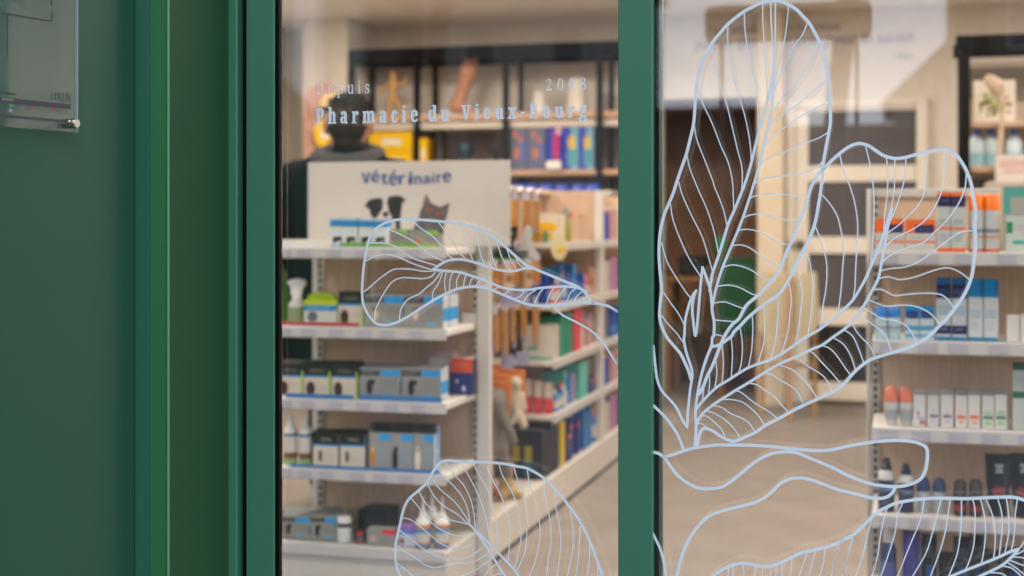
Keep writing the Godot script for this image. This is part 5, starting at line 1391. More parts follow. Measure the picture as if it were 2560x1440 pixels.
	side_carton(5.84, 5.97, 0.13, 0.145, y, "white_teal", "white carton with teal foot, nearest on the long side's third shelf")
	side_carton(5.985, 6.09, 0.11, 0.175, y, "green_side", "green carton, nearer of two behind the white and teal one")
	side_carton(6.1, 6.21, 0.11, 0.18, y, "green_side", "green carton, farther of two behind the white and teal one")
	side_carton(6.25, 6.4, 0.11, 0.19, y, "crimson", "tall crimson carton on the long side's third shelf")
	fill_row(6.43, 6.75, y, 0.16, ["salmon", "pink_flat", "salmon", "lilac_box"], "salmon pink carton, %s behind the tall crimson one")
	# fourth shelf
	y = TOPS[3]
	for k in 4:
		carton(Vector3(-1.575 + k * 0.045, y + 0.0015, EYE.z - 5.85), 0.036, 0.15 - k * 0.006, 0.012, "red_white", "white pack fading to red, %s from left on the fourth shelf's near end" % names[k].replace("nearest", "first"), G)
	fill_row(5.92, 6.34, y, 0.15, ["blue_stripe", "lilac_box", "white_lilac", "salmon", "teal_flat"], "slim upright pack, %s behind the red and white ones on the fourth shelf")
	side_carton(6.36, 6.54, 0.12, 0.165, y, "teal_flat", "large pale teal carton on the long side's fourth shelf")
	side_carton(6.6, 6.74, 0.1, 0.07, y, "navy_red", "low navy and red carton at the end of the fourth shelf")
	# base
	y = 0.157
	for k in 4:
		side_carton(5.66 + k * 0.075, 5.73 + k * 0.075, 0.2, 0.2 - k % 2 * 0.02, y, "dark_bulk", "dark charcoal pack with yellow marks, %s on the long side's base" % names[k])
	side_carton(5.99, 6.07, 0.12, 0.19, y, "yellow_pack", "bright yellow pack on the long side's base")
	side_carton(6.12, 6.21, 0.13, 0.13, y, "navy_red", "low navy carton with red spot on the long side's base")
	fill_row(6.22, 6.46, y, 0.19, ["navy_red", "dental_blue", "navy_red"], "navy and red carton, %s behind the low one on the base")
	fill_row(6.47, 6.75, y, 0.19, ["blue_stripe", "cyan_tall", "blue_stripe"], "blue striped carton, %s at the far end of the base")
	# third bay beyond the post
	var mix := ["dental_blue", "salmon", "white_teal", "lilac_box", "brace_grey", "navy_pack"]
	for r in 5:
		for k in 3:
			side_carton(6.9 + k * 0.2, 7.06 + k * 0.2, 0.12, 0.14 + (k + r) % 3 * 0.015, [TOPS[0], TOPS[1], TOPS[2], TOPS[3], 0.157][r], mix[(r * 2 + k) % 6], "carton beyond the far post, %s on the %s shelf" % [names[k], ["top", "second", "third", "fourth", "bottom"][r]], "cartons beyond the far post")

func fill_row(a: float, b: float, y: float, h: float, keys: Array, label: String) -> void:
	var nth := ["nearest", "second", "third", "fourth", "fifth", "sixth", "seventh", "eighth", "ninth", "tenth", "eleventh", "twelfth", "thirteenth", "fourteenth"]
	var z := a
	var k := 0
	while z < b - 0.02:
		var w := rng.randf_range(0.03, 0.062)
		var deep := rng.randf_range(0.07, 0.12)
		if rng.randf() < 0.28:
			var r := rng.randf_range(0.016, 0.024)
			var bh := h * rng.randf_range(0.6, 0.95)
			var hue: String = ["2a5fae", "b9b4ac", "3f8f8a", "c07a34", "8f86b8", "b5484f"][rng.randi() % 6]
			turned("bottle", (label % nth[k]).replace("packs", "bottles").replace("pack", "bottle").replace("carton", "bottle"), "bottle", "bottles on the long side of the gondola", Vector3(SIDE - 0.02 - r, y + 0.001, EYE.z - z - r), [["body", paint(hue, 0.35), [0.0, 0.0, r - 0.001, 0.0, r, 0.003, r, bh * 0.66, r * 0.5, bh * 0.78, 0.0, bh * 0.78]], ["label", paint("b7b2aa", 0.5), [r + 0.0003, bh * 0.16, r + 0.0003, bh * 0.5]], ["cap", paint(["d0ccc6", "22304f", "c9562c"][k % 3], 0.4), [0.0, bh, r * 0.5, bh * 0.99, r * 0.52, bh * 0.781]]], 14)
			z += r * 2.0 + rng.randf_range(0.006, 0.02)
			k += 1
			continue
		var o := carton(Vector3(SIDE - 0.018 - deep / 2 - rng.randf_range(0.0, 0.025), y + 0.0015, EYE.z - z), deep, h * rng.randf_range(0.72, 1.06), w, keys[k % keys.size()], label % nth[k], "cartons on the long side of the gondola", "carton", "carton", rng.randf_range(-0.06, 0.06))
		z += w + rng.randf_range(0.004, 0.012)
		k += 1

func _toy(called: String, mesh: Mesh, m: Material, where: Vector3, label: String, turn: float) -> void:
	var o := tag(put(called, mesh, m), label, "toy")
	o.position = where
	o.rotation.y = turn
	o.scale = Vector3.ONE * {"plush_elephant": 1.08, "plush_rabbit": 0.62, "plush_bear": 0.62}.get(called, 0.75)

func care_unit() -> void:
	var zfront := 4.02
	var zrear := 4.37
	var z0 := EYE.z - zfront
	var z1 := EYE.z - zrear
	var x0 := -0.085
	var x1 := 0.56
	var g := thing("care_gondola", "white gondola end with wood grain back holding deodorants, right", "gondola")
	put("post", one_box(Vector3(0.012, 1.31, 0.034), Vector3(px(2172, zrear), 0.655, z1), 0.002), paint("c9c6c0", 0.45), g)
	put("slot_strip", one_box(Vector3(0.02, 1.31, 0.02), Vector3(px(2188, zrear), 0.655, z1), 0.001), paint("b3aca3", 0.5), g)
	var st := mb()
	var yy := 0.2
	while yy < 1.29:
		box(st, Vector3(0.009, 0.013, 0.003), Vector3(px(2189, zrear), yy, z1 + 0.0112))
		yy += 0.0235
	put("slot_row", st, paint("0f1012", 0.6), g).set_meta("kind", "stuff")
	slotted_post(g, x1 - 0.02, z1, 0.03, 1.31, -1.0)
	put("back_panel", span_box(Vector3(px(2198, zrear), 0.14, z1 - 0.018), Vector3(x1 - 0.06, 1.285, z1 - 0.006)), laminate(), g)
	put("top_rail", span_box(Vector3(px(2178, zrear), 1.2855, z1 - 0.02), Vector3(px(2500, zrear), 1.31, z1 + 0.008), 0.002), paint("b7b2aa", 0.5), g)
	var tops := [1.127, 0.885, 0.646, 0.407]
	for y in tops:
		shelf_board(g, x0 + 0.008, x1, y, z0, z1 + 0.018)
	put("base", span_box(Vector3(x0, 0.004, z1 + 0.018), Vector3(x1, 0.17, z0 + 0.012), 0.004), paint("c4c0b8", 0.45), g)
	put("end_flange", span_box(Vector3(x0 - 0.012, 0.1, z1 - 0.02), Vector3(x0 - 0.009, 1.1, z1 + 0.02)), paint("c9c3ba", 0.4), g)
	for q in [1330, 1045, 1255]:
		var v := float(q) - 140 if q == 1330 else float(q) - 5
		var s := tag(put("edge_sticker", one_box(Vector3(0.002, 0.028 if q == 1330 else 0.012, 0.014), Vector3.ZERO), paint("7fa83a" if q != 1330 else "5f9a6a", 0.5)), "%s green sticker on the left edge of the right gondola end" % {1330: "larger", 1045: "upper small", 1255: "lower small"}[q], "sticker")
		s.position = Vector3(x0 - 0.0135, hy(v if q != 1330 else 1192.0, 2168, zrear), z1 + 0.008)
	var G := "care cartons on the right gondola end"
	var zd := 4.07
	var ord := ["first", "second", "third", "fourth", "fifth", "sixth", "seventh", "eighth"]
	# top shelf
	for k in 2:
		facing(2186 + k * 79, 2261 + k * 79, 549 + k * 2, tops[0], zd, 0.05, "orange_navy", "low orange topped carton with navy panel, %s of two, top right shelf" % ["left", "right"][k], G)
		facing(2342 + k * 37, 2378 + k * 37, 482 + k, tops[0], zd, 0.04, "orange_tall", "tall white carton with orange edge and navy band, %s of two" % ["left", "right"][k], G)
		turned("orange_cap_spray", "tall white spray can with big orange cap, %s of two on the top right shelf" % ["left", "right"][k], "spray can", "orange capped spray cans", Vector3(px(2441 + k * 39, zd + 0.02), tops[0] + 0.001, EYE.z - zd - 0.02), _can("b4b6b2", "e8720c", 0.0205, hx2(628, 482, 2441, zd), 0.72, "c25a34"))
	facing(2516, 2570, 540, tops[0], zd, 0.03, "white_green_card", "white carton with green square and teal band, right end of the top shelf", G)
	facing(2508, 2575, 468, tops[0], zd + 0.16, 0.03, "teal_promo", "teal and grey card display behind the white carton at the top right", G)
	# second shelf
	for k in 2:
		turned("blue_cap_bottle", "short clear bottle with blue cap, %s of two on the right gondola" % ["left", "right"][k], "bottle", "short blue capped bottles", Vector3(px(2203 + k * 33, zd + 0.01), tops[1] + 0.001, EYE.z - zd - 0.01), _can("a9bcc0", "1d6fb6", 0.0172, hx2(848, 767, 2203, zd), 0.68, "8fb4bf"))
		facing(2262 + k * 37, 2298 + k * 37, 768, tops[1], zd, 0.04, "blue_low", "low blue carton with navy panel, %s of two beside the blue capped bottles" % ["left", "right"][k], G)
		facing(2341 + k * 38, 2378 + k * 38, 697, tops[1], zd, 0.04, "navy_tall", "tall white carton with navy bands, %s of two on the second right shelf" % ["left", "right"][k], G)
		facing(2420 + k * 39, 2457 + k * 39, 700, tops[1], zd, 0.04, "cyan_tall", "tall white carton with bright blue top, %s of two on the second right shelf" % ["left", "right"][k], G)
		facing(2516 + k * 36, 2549 + k * 36, 789, tops[1], zd, 0.03, "white_plain", "small white carton, %s of two at the right end of the second shelf" % ["left", "right"][k], G)
	# third shelf
	for k in 2:
		turned("roll_on", "roll on deodorant with peach coloured cap, %s of two on the third shelf" % ["left", "right"][k], "roll on", "peach capped roll ons", Vector3(px(2229 + k * 36, zd + 0.02), tops[2] + 0.001, EYE.z - zd - 0.02), _roll("b4b3af", "c96a48", 0.0195, hx2(1070, 971, 2229, zd)))
	var pale := ["white_magenta", "white_lilac", "white_lilac", "white_coral", "white_coral", "white_green", "white_green"]
	var us := [2283, 2317, 2352, 2387, 2419, 2454, 2487]
	for k in 7:
		for row in 3:
			facing(us[k], us[k] + 31, 989 - row * 6 + (k % 2) * 2, tops[2], zd + 0.005 + row * 0.045, 0.035, pale[k], "narrow white carton with %s print, %s from left, %s row, third shelf" % [["magenta", "lilac", "lilac", "coral", "coral", "green", "green"][k], ord[k], ["front", "second", "third"][row]], "narrow white cartons on the third right shelf")
	facing(2530, 2580, 910, tops[2], zd, 0.04, "green_stack", "tall white carton with dark green bands at the right end, third shelf", G)
	# fourth shelf
	for k in 2:
		turned("navy_spray", "navy spray can with white shoulder, %s of two on the fourth shelf" % ["taller left", "shorter right"][k], "spray can", "navy spray cans", Vector3(px(2216 + k * 49, zd + 0.02), tops[3] + 0.001, EYE.z - zd - 0.02), _spray("15223f", 0.0225 - k * 0.0015, hx2(1287, 1153 + k * 12, 2216, zd)))
		turned("navy_roll_on", "roll on deodorant with navy cap, %s of two on the fourth shelf" % ["left", "right"][k], "roll on", "navy capped roll ons", Vector3(px(2309 + k * 39, zd + 0.02), tops[3] + 0.001, EYE.z - zd - 0.02), _roll("9fa3a6", "1a2c5c", 0.0178, hx2(1290, 1200, 2309, zd)))
		turned("black_deodorant", "small black deodorant with red marks, %s of two on the fourth shelf" % ["left", "right"][k], "deodorant", "small black deodorants", Vector3(px(2400 + k * 39, zd + 0.01), tops[3] + 0.001, EYE.z - zd - 0.01), [["body", paint("191514", 0.3), [0.0, 0.0, 0.0165, 0.0, 0.0178, 0.008, 0.0178, 0.05, 0.0, 0.05]], ["red_mark", paint("7a2226", 0.5), [0.018, 0.014, 0.018, 0.03]], ["cap", paint(["241a18", "26251b"][k], 0.35), [0.0, 0.095 + k * 0.004, 0.011, 0.095 + k * 0.004, 0.0165, 0.09, 0.0178, 0.051]]])
	for k in 2:
		_tube_pack(Vector3(px(2496 + k * 62, zd + 0.03), tops[3] + 0.001, EYE.z - zd - 0.03), hx2(1292, 1136 - k * 4, 2496, zd), 0.072, "black cosmetic tube with red panel standing on its cap, %s of two" % ["left", "right"][k])
	# bottom shelf
	turned("navy_bottle", "navy bottle with white pump cap at the left of the bottom right shelf", "bottle", "", Vector3(px(2221, zd + 0.02), 0.171, EYE.z - zd - 0.02), [["body", paint("1c2758", 0.35), [0.0, 0.0, 0.021, 0.0, 0.022, 0.006, 0.022, 0.13, 0.015, 0.15, 0.0, 0.15]], ["label", paint("46508a", 0.5), [0.0223, 0.03, 0.0223, 0.1]], ["cap", paint("b9b8b4", 0.4), [0.0, 0.21, 0.013, 0.208, 0.014, 0.16, 0.015, 0.151]]])
	facing(2255, 2300, 1336, 0.171, zd, 0.05, "violet_box", "violet blue carton with pale band on the bottom right shelf", G)
	var bk := [[2303, 2344, 1345], [2346, 2385, 1390], [2384, 2425, 1352], [2423, 2462, 1348], [2464, 2505, 1384], [2507, 2560, 1380]]
	for k in 6:
		facing(bk[k][0], bk[k][1], bk[k][2], 0.171, zd + (k % 2) * 0.03, 0.05, "black_grooming", "black grooming carton with blue mark, %s from the violet carton" % ord[k], "black grooming cartons")

func hx2(v0: float, v1: float, u: float, zd: float) -> float:
	return hy(v1, u, zd) - hy(v0, u, zd)

func _can(body: String, cap: String, r: float, h: float, split: float, band: String) -> Array:
	return [["body", paint(body, 0.4), [0.0, 0.0, r - 0.001, 0.0, r, 0.002, r, h * split, 0.0, h * split]], ["band", paint(band, 0.5), [r + 0.0003, 0.001, r + 0.0003, h * 0.06]], ["print", paint("6f7a84", 0.5), [r + 0.0003, h * 0.34, r + 0.0003, h * 0.4]], ["line", paint("c2785c" if band == "c25a34" else "6fa0b0", 0.5), [r + 0.0003, h * 0.25, r + 0.0003, h * 0.28]], ["cap", paint(cap, 0.4), [0.0, h, r * 0.8, h, r * 0.98, h - 0.004, r, h * split + 0.0005]]]

func _roll(body: String, cap: String, r: float, h: float) -> Array:
	return [["body", paint(body, 0.25), [0.0, 0.0, r * 0.55, 0.0, r * 0.75, h * 0.06, r * 0.98, h * 0.42, r, h * 0.6, 0.0, h * 0.61]], ["print", paint("8f9496", 0.5), [r * 0.86, h * 0.14, r * 1.005, h * 0.42]], ["cap", paint(cap, 0.35), [0.0, h, r * 0.4, h * 0.99, r * 0.72, h * 0.93, r * 0.95, h * 0.8, r * 1.02, h * 0.612]]]

func _spray(body: String, r: float, h: float) -> Array:
	return [["body", paint(body, 0.35), [0.0, 0.0, r - 0.001, 0.0, r, 0.002, r, h * 0.6, 0.0, h * 0.6]], ["print", paint("5f6c8c", 0.5), [r + 0.0003, h * 0.4, r + 0.0003, h * 0.47]], ["shoulder", paint("c9c6c0", 0.4), [0.0, h * 0.77, r * 0.7, h * 0.77, r * 0.95, h * 0.7, r, h * 0.602]], ["cap", paint("171d2c", 0.35), [0.0, h, r * 0.34, h * 0.99, r * 0.46, h * 0.93, r * 0.5, h * 0.86, r * 0.62, h * 0.85, r * 0.68, h * 0.772]]]

func _tube_pack(where: Vector3, h: float, w: float, label: String) -> void:
	var t := thing("cosmetic_tube", label, "tube", where, 0.0, "black cosmetic tubes")
	var st := SurfaceTool.new()
	st.begin(Mesh.PRIMITIVE_TRIANGLES)
	st.set_smooth_group(1)
	var n := 20
	var levels := [[0.022, w * 0.3, 0.022], [0.03, w * 0.36, 0.022], [h * 0.5, w * 0.43, 0.014], [h * 0.92, w * 0.49, 0.0025], [h, w * 0.5, 0.0012]]
	for i in levels.size() - 1:
		for k in n:
			var c := []
			for q in [[i + 1, k], [i + 1, k + 1], [i, k + 1], [i, k]]:
				var l: Array = levels[q[0]]
				c.append(Vector3(cos(TAU * q[1] / n) * l[1], l[0], sin(TAU * q[1] / n) * l[2]))
			quad(st, c[0], c[1], c[2], c[3])
	put("body", st, paint("101312", 0.32), t)
	put("cap", lathe([Vector2(0, 0.022), Vector2(w * 0.31, 0.022), Vector2(w * 0.32, 0.0), Vector2(0, 0)]), paint("0b0d0d", 0.4), t)
	put("red_panel", one_box(Vector3(w * 0.42, h * 0.18, 0.001), Vector3(0, h * 0.4, 0.0175)), paint("7c2228", 0.5), t)
	for k in 3:
		put("white_print", one_box(Vector3(w * [0.3, 0.22, 0.28][k], h * 0.035, 0.001), Vector3(0.002, h * (0.82 - k * 0.05), 0.0085 + k * 0.0012)), paint("a8b0ae", 0.5), t)

func customer() -> void:
	var p := thing("person", "customer seen from behind in a black jacket and grey hood, dark curly hair", "person", Vector3(-2.345, 0, EYE.z - 5.85), deg_to_rad(12))
	# the figure faces away from the window; x to its right, -z ahead of it
	var skin := paint("a97f66", 0.6)
	var head := Vector3(0, 1.63, 0.0)
	var nk := Vector3(0, 1.47, 0.015)
	var body := [[Vector3(-0.012, 1.655, 0.01), Vector3(0.012, 1.655, 0.005), 0.088, 0.088], [Vector3(0, 1.66, 0.03), Vector3(0, 1.65, -0.03), 0.083, 0.08], [Vector3(0, 1.6, -0.03), Vector3(0, 1.555, -0.055), 0.068, 0.044], [nk, Vector3(0, 1.58, 0.01), 0.06, 0.056], [Vector3(-0.13, 1.4, 0.02), Vector3(0.13, 1.4, 0.02), 0.075, 0.075], [Vector3(-0.06, 1.3, 0), Vector3(-0.06, 1.05, 0), 0.12, 0.1], [Vector3(0.06, 1.3, 0), Vector3(0.06, 1.05, 0), 0.12, 0.1], [Vector3(-0.07, 0.95, 0), Vector3(0.07, 0.95, 0), 0.12, 0.12]]
	for s in [-1.0, 1.0]:
		body.append_array([[Vector3(s * 0.19, 1.41, 0.01), Vector3(s * 0.25, 1.12, 0.02), 0.058, 0.046], [Vector3(s * 0.25, 1.12, 0.02), Vector3(s * 0.2, 1.0, -0.22), 0.044, 0.03], [Vector3(s * 0.09, 0.92, 0), Vector3(s * 0.1, 0.5, -0.01), 0.09, 0.062], [Vector3(s * 0.1, 0.5, -0.01), Vector3(s * 0.105, 0.09, 0.02), 0.058, 0.04], [Vector3(s * 0.105, 0.05, 0.03), Vector3(s * 0.11, 0.035, -0.13), 0.04, 0.03]])
	var st := mb()
	var figure := SurfaceTool.new()
	figure.begin(Mesh.PRIMITIVE_TRIANGLES)
	figure.append_from(blob(body, 0.014, 0.035), 0, Transform3D())
	var face := [[Vector3(0, 1.625, -0.095), Vector3(0, 1.6, -0.112), 0.008, 0.014], [Vector3(-0.02, 1.565, -0.092), Vector3(0.02, 1.565, -0.092), 0.008, 0.008], [Vector3(-0.02, 1.555, -0.09), Vector3(0.02, 1.555, -0.09), 0.008, 0.008], [Vector3(-0.035, 1.655, -0.088), Vector3(-0.028, 1.655, -0.09), 0.012, 0.012], [Vector3(0.035, 1.655, -0.088), Vector3(0.028, 1.655, -0.09), 0.012, 0.012]]
	for s in [-1.0, 1.0]:
		face.append_array([[Vector3(s * 0.096, 1.655, 0.008), Vector3(s * 0.1, 1.615, 0.0), 0.02, 0.013]])
	figure.append_from(blob(face, 0.004, 0.006), 0, Transform3D())
	for s in [-1.0, 1.0]:
		var w := Vector3(s * 0.2, 1.0, -0.22)
		var hand := [[w, w + Vector3(-s * 0.01, -0.015, -0.075), 0.028, 0.034], [w + Vector3(-s * 0.03, -0.01, -0.03), w + Vector3(-s * 0.065, -0.02, -0.075), 0.012, 0.009]]
		for k in 4:
			var b := w + Vector3(s * (0.02 - k * 0.018), -0.016, -0.09)
			var l: float = [0.028, 0.036, 0.038, 0.034][k]
			hand.append_array([[b, b + Vector3(0, -0.004, -l), 0.0098, 0.009], [b + Vector3(0, -0.004, -l), b + Vector3(0, -0.03, -l * 1.5), 0.009, 0.0075]])
		figure.append_from(blob(hand, 0.004, 0.008), 0, Transform3D())
	put("body", figure.commit(), skin, p)
	# curly hair: short at the neck, full on top
	var hair := [[Vector3(0, 1.69, 0.02), Vector3(0, 1.7, -0.02), 0.08, 0.08], [Vector3(-0.025, 1.63, 0.05), Vector3(0.025, 1.63, 0.05), 0.062, 0.062], [Vector3(-0.02, 1.56, 0.05), Vector3(0.02, 1.56, 0.05), 0.044, 0.044]]
	for i in 260:
		var a := rng.randf_range(-PI * 0.95, PI * 0.95)
		var e := rng.randf_range(-0.7, 1.4)
		var d := Vector3(sin(a) * cos(e), sin(e), cos(a) * cos(e))
		if d.z < -0.25 and d.y < 0.55 or d.y < -0.1 and d.z < 0.35:
			continue
		var q := Vector3(0, 1.675, 0.008) + Vector3(d.x * 0.084, d.y * 0.1, d.z * 0.094)
		var r := rng.randf_range(0.01, 0.017)
		hair.append([q, q + d * rng.randf_range(0.004, 0.02) + Vector3(rng.randf_range(-0.02, 0.02), rng.randf_range(-0.02, 0.02), 0), r, r * 0.6])
	put("hair", blob(hair, 0.005, 0.004, 0.008), grain("17100c", "3a2a1f", Vector3(40, 40, 40), 0.08, 0.7, 4, 0.12), p)
	var dark := grain("0c1214", "151c1f", Vector3(8, 8, 8), 0.04, 0.8, 4, 0.12)
	var jacket := [[Vector3(-0.1, 1.43, 0.03), Vector3(0.1, 1.43, 0.03), 0.1, 0.1], [Vector3(-0.2, 1.385, 0.02), Vector3(0.2, 1.385, 0.02), 0.105, 0.105], [Vector3(-0.09, 1.3, 0.015), Vector3(-0.13, 0.66, 0.01), 0.155, 0.17], [Vector3(0.09, 1.3, 0.015), Vector3(0.13, 0.66, 0.01), 0.155, 0.17]]
	for s in [-1.0, 1.0]:
		jacket.append_array([[Vector3(s * 0.245, 1.38, 0.015), Vector3(s * 0.315, 1.1, 0.02), 0.1, 0.082], [Vector3(s * 0.315, 1.1, 0.02), Vector3(s * 0.215, 1.01, -0.19), 0.068, 0.05]])
	put("jacket", blob(jacket, 0.013, 0.04, 0.012), dark, p)
	var hood := []
	for i in 20:
		var a0 := TAU * i / 20
		var a1 := TAU * (i + 1) / 20
		var sag := 0.03
		hood.append([Vector3(sin(a0) * 0.125, 1.5 - cos(a0) * sag, 0.02 + cos(a0) * 0.105), Vector3(sin(a1) * 0.125, 1.5 - cos(a1) * sag, 0.02 + cos(a1) * 0.105), 0.042, 0.042])
	for i in 8:
		var a0 := -1.1 + 2.2 * i / 8.0
		hood.append([Vector3(sin(a0) * 0.15, 1.44, 0.03 + cos(a0) * 0.125), Vector3(sin(a0 + 0.27) * 0.15, 1.435, 0.03 + cos(a0 + 0.27) * 0.125), 0.034, 0.034])
	put("hood", blob(hood, 0.009, 0.012, 0.01), grain("3c3c3d", "545352", Vector3(20, 20, 20), 0.05, 0.95, 4, 0.12), p)
	put("collar", blob([[Vector3(0, 1.49, 0.02), Vector3(0, 1.55, 0.015), 0.075, 0.068]], 0.01, 0.01), dark, p)
	var trousers := [[Vector3(-0.08, 0.93, 0.0), Vector3(0.08, 0.93, 0.0), 0.14, 0.14]]
	var shoes := []
	for s in [-1.0, 1.0]:
		trousers.append_array([[Vector3(s * 0.095, 0.9, 0), Vector3(s * 0.1, 0.5, -0.01), 0.108, 0.082], [Vector3(s * 0.1, 0.5, -0.01), Vector3(s * 0.105, 0.1, 0.02), 0.08, 0.068]])
		shoes.append_array([[Vector3(s * 0.105, 0.052, 0.04), Vector3(s * 0.112, 0.046, -0.15), 0.052, 0.042]])
	put("trousers", blob(trousers, 0.014, 0.03), grain("14181c", "1e2226", Vector3(8, 8, 8), 0.04, 0.85, 4, 0.12), p)
	put("shoes", blob(shoes, 0.01, 0.02), paint("16130f", 0.5), p)

func information_plate() -> void:
	# clear sheet on studs, held off the street panel
	var j := at(340, HORIZON, 2.03)
	var d := Vector3(-0.1944, 0, 0.981)
	var n := Vector3(0.981, 0, 0.1944)
	var o := Vector3(j.x, 0, j.z) + n * 0.022
	var t := thing("information_plate", "clear acrylic information plate on steel studs against the green side panel", "information plate", o)
	var b := Basis(-d, Vector3.UP, n)          # x to the right along the plate, z outwards
	t.basis = b
	var r := -0.153
	var l := -0.62
	var bot := 1.339
	var top := 1.76
	var sheet := mb()
	box(sheet, Vector3(r - l, top - bot, 0.004), Vector3((l + r) / 2, (bot + top) / 2, -0.002), 0.0006)
	put("clear_sheet", sheet, glass_mat(0.06, "56605e"), t)
	put("bright_edge", one_box(Vector3(0.0012, top - bot, 0.0042), Vector3(r + 0.0008, (bot + top) / 2, -0.002)), paint("8fa6ab", 0.2), t)
	var ink := paint("141a1d", 0.5)
	var thin := paint("3b4444", 0.5)
	var zi := 0.0006
	var kx := func(u: float) -> float:
		var rr := ratio(u)
		var p0 := o + n * zi
		# along -d from o: (p0.x - d.x e) = rr (2.2 - p0.z + d.z e)
		return (rr * (EYE.z - p0.z) - p0.x) / (-d.x - rr * d.z)
	var ky := func(u: float, v: float) -> float:
		var x: float = kx.call(u)
		var w := o + b * Vector3(x, 0, zi)
		var zd := EYE.z - w.z
		return hy(v, u, zd)
	var seg := func(part: String, u0: float, v0: float, u1: float, v1: float, wide: float, m: Material) -> void:
		var p := Vector2(kx.call(u0), ky.call(u0, v0))
		var q := Vector2(kx.call(u1), ky.call(u1, v1))
		var dd := (q - p).normalized()
		var s := mb()
		box(s, Vector3((q - p).length() + wide * 0.5, wide, 0.0006), Vector3((p.x + q.x) / 2, (p.y + q.y) / 2, zi), 0.0, Basis(Vector3.BACK, atan2(dd.y, dd.x)))
		put(part, s, m, t)
	seg.call("plan_line", -60, 22, 130, 53, 0.0016, ink)
	seg.call("plan_line", 130, 30, 130, 53, 0.0014, ink)
	seg.call("plan_line", 129, -10, 129, 15, 0.0014, ink)
	seg.call("plan_line", 19, 36, 19, 144, 0.001, ink)
	seg.call("plan_line", -40, 86, 19, 97.5, 0.0008, thin)
	seg.call("plan_line", -40, 131, 19, 143.5, 0.0008, thin)
	var fill := func(part: String, u0: float, u1: float, v0: float, v1: float, m: Material) -> void:
		# a printed rectangle, v given at its right edge
		var x0: float = kx.call(u0)
		var x1: float = kx.call(u1)
		var y0: float = ky.call(u1, v1)
		var y1: float = ky.call(u1, v0)
		put(part, one_box(Vector3(x1 - x0, y1 - y0, 0.0005), Vector3((x0 + x1) / 2, (y0 + y1) / 2, zi)), m, t)
	fill.call("dark_band", -60, 177, 261, 273, paint("2b2c33", 0.5))
	fill.call("lower_band", -60, 172, 301, 307, paint("2b3038", 0.5))
	for q in [[22, 32, 262, 268, "3f7a52"], [22, 30, 273, 280, "6f7f9a"], [77, 84, 266, 273, "8f3a44"], [130, 137, 271, 278, "a02a3a"]]:
		fill.call("icon", q[0], q[1], q[2], q[3], paint(q[4], 0.5))
	for q in [[37, 63, 263.5, 265], [37, 46, 267, 268.2], [37, 61, 277, 278.2], [92, 120, 272, 273.2], [144, 172, 276, 277.2], [144, 170, 280, 281.2], [42, 70, 8, 9.4], [44, 64, 3, 4.2]]:
		fill.call("small_print", q[0], q[1], q[2], q[3], thin)
	words("lettering", "LIKEN", "Droid Sans", 300, Vector3(kx.call(129), ky.call(150, 251.5), zi), float(kx.call(178)) - float(kx.call(129)), float(ky.call(150, 231)) - float(ky.call(150, 251.5)), thin, t, 0)
	seg.call("letter_underline", 153, 252.5, 177, 257.5, 0.0005, thin)
	words("lettering", "REZ-DE-CHAUSSÉE", "Droid Sans", 700, Vector3(kx.call(-32), ky.call(20, 236), zi), float(kx.call(43)) - float(kx.call(-32)), float(ky.call(20, 230)) - float(ky.call(20, 237)), ink, t, 0)
	words("lettering", "Médecine", "Droid Sans", 400, Vector3(kx.call(4), ky.call(20, 252), zi + 0.0006), float(kx.call(33)) - float(kx.call(4)), 0.0042, paint("7f8790", 0.5), t, 0)
	for q in [[177, 309]]:
		var st := put("stud", lathe([Vector2(0, 0.012), Vector2(0.0062, 0.012), Vector2(0.0072, 0.0105), Vector2(0.0072, -0.02), Vector2(0, -0.02)]), paint("b8b2a8", 0.18, 0.95), t)
		st.position = Vector3(kx.call(q[0]), ky.call(q[0], q[1]), 0.001)
		st.rotation.x = PI / 2

func shop_lettering() -> void:
	var t := thing("shop_lettering", "pale blue serif shop lettering with a year on the left glass", "window lettering", Vector3(0, 0, 0.0007))
	var film: Material = mats["film"]
	var rows := [["Depuis", 792, 923, 238, 205, 0, 22], ["2008", 1366, 1465, 227, 197, 0, 26], ["Pharmacie", 790, 1043, 311, 268, 1, 20], ["du", 1071, 1123, 305, 263, 1, 14], ["Vieux-Bourg", 1153, 1466, 303, 260, 1, 20]]
	for r in rows:
		var a := at(r[1], r[3], 2.2)
		var b := at(r[2], r[3], 2.2)
		var low: float = 0.0
		if r[0] == "Depuis" or r[0] == "Vieux-Bourg":
			low = 0.0055
		words("lettering", r[0], "Droid Serif", 700 if r[5] else 400, Vector3(a.x, a.y - low, 0), b.x - a.x, hy(r[4], r[1], 2.2) - a.y + low, film, t, r[6], 0.0004)
		if r[5]:      # the heavy cut of the letters: a second pass of film beside the first
			words("lettering", r[0], "Droid Serif", 700, Vector3(a.x + 0.0011, a.y - low, 0.0003), b.x - a.x, hy(r[4], r[1], 2.2) - a.y + low, film, t, r[6], 0.0004)

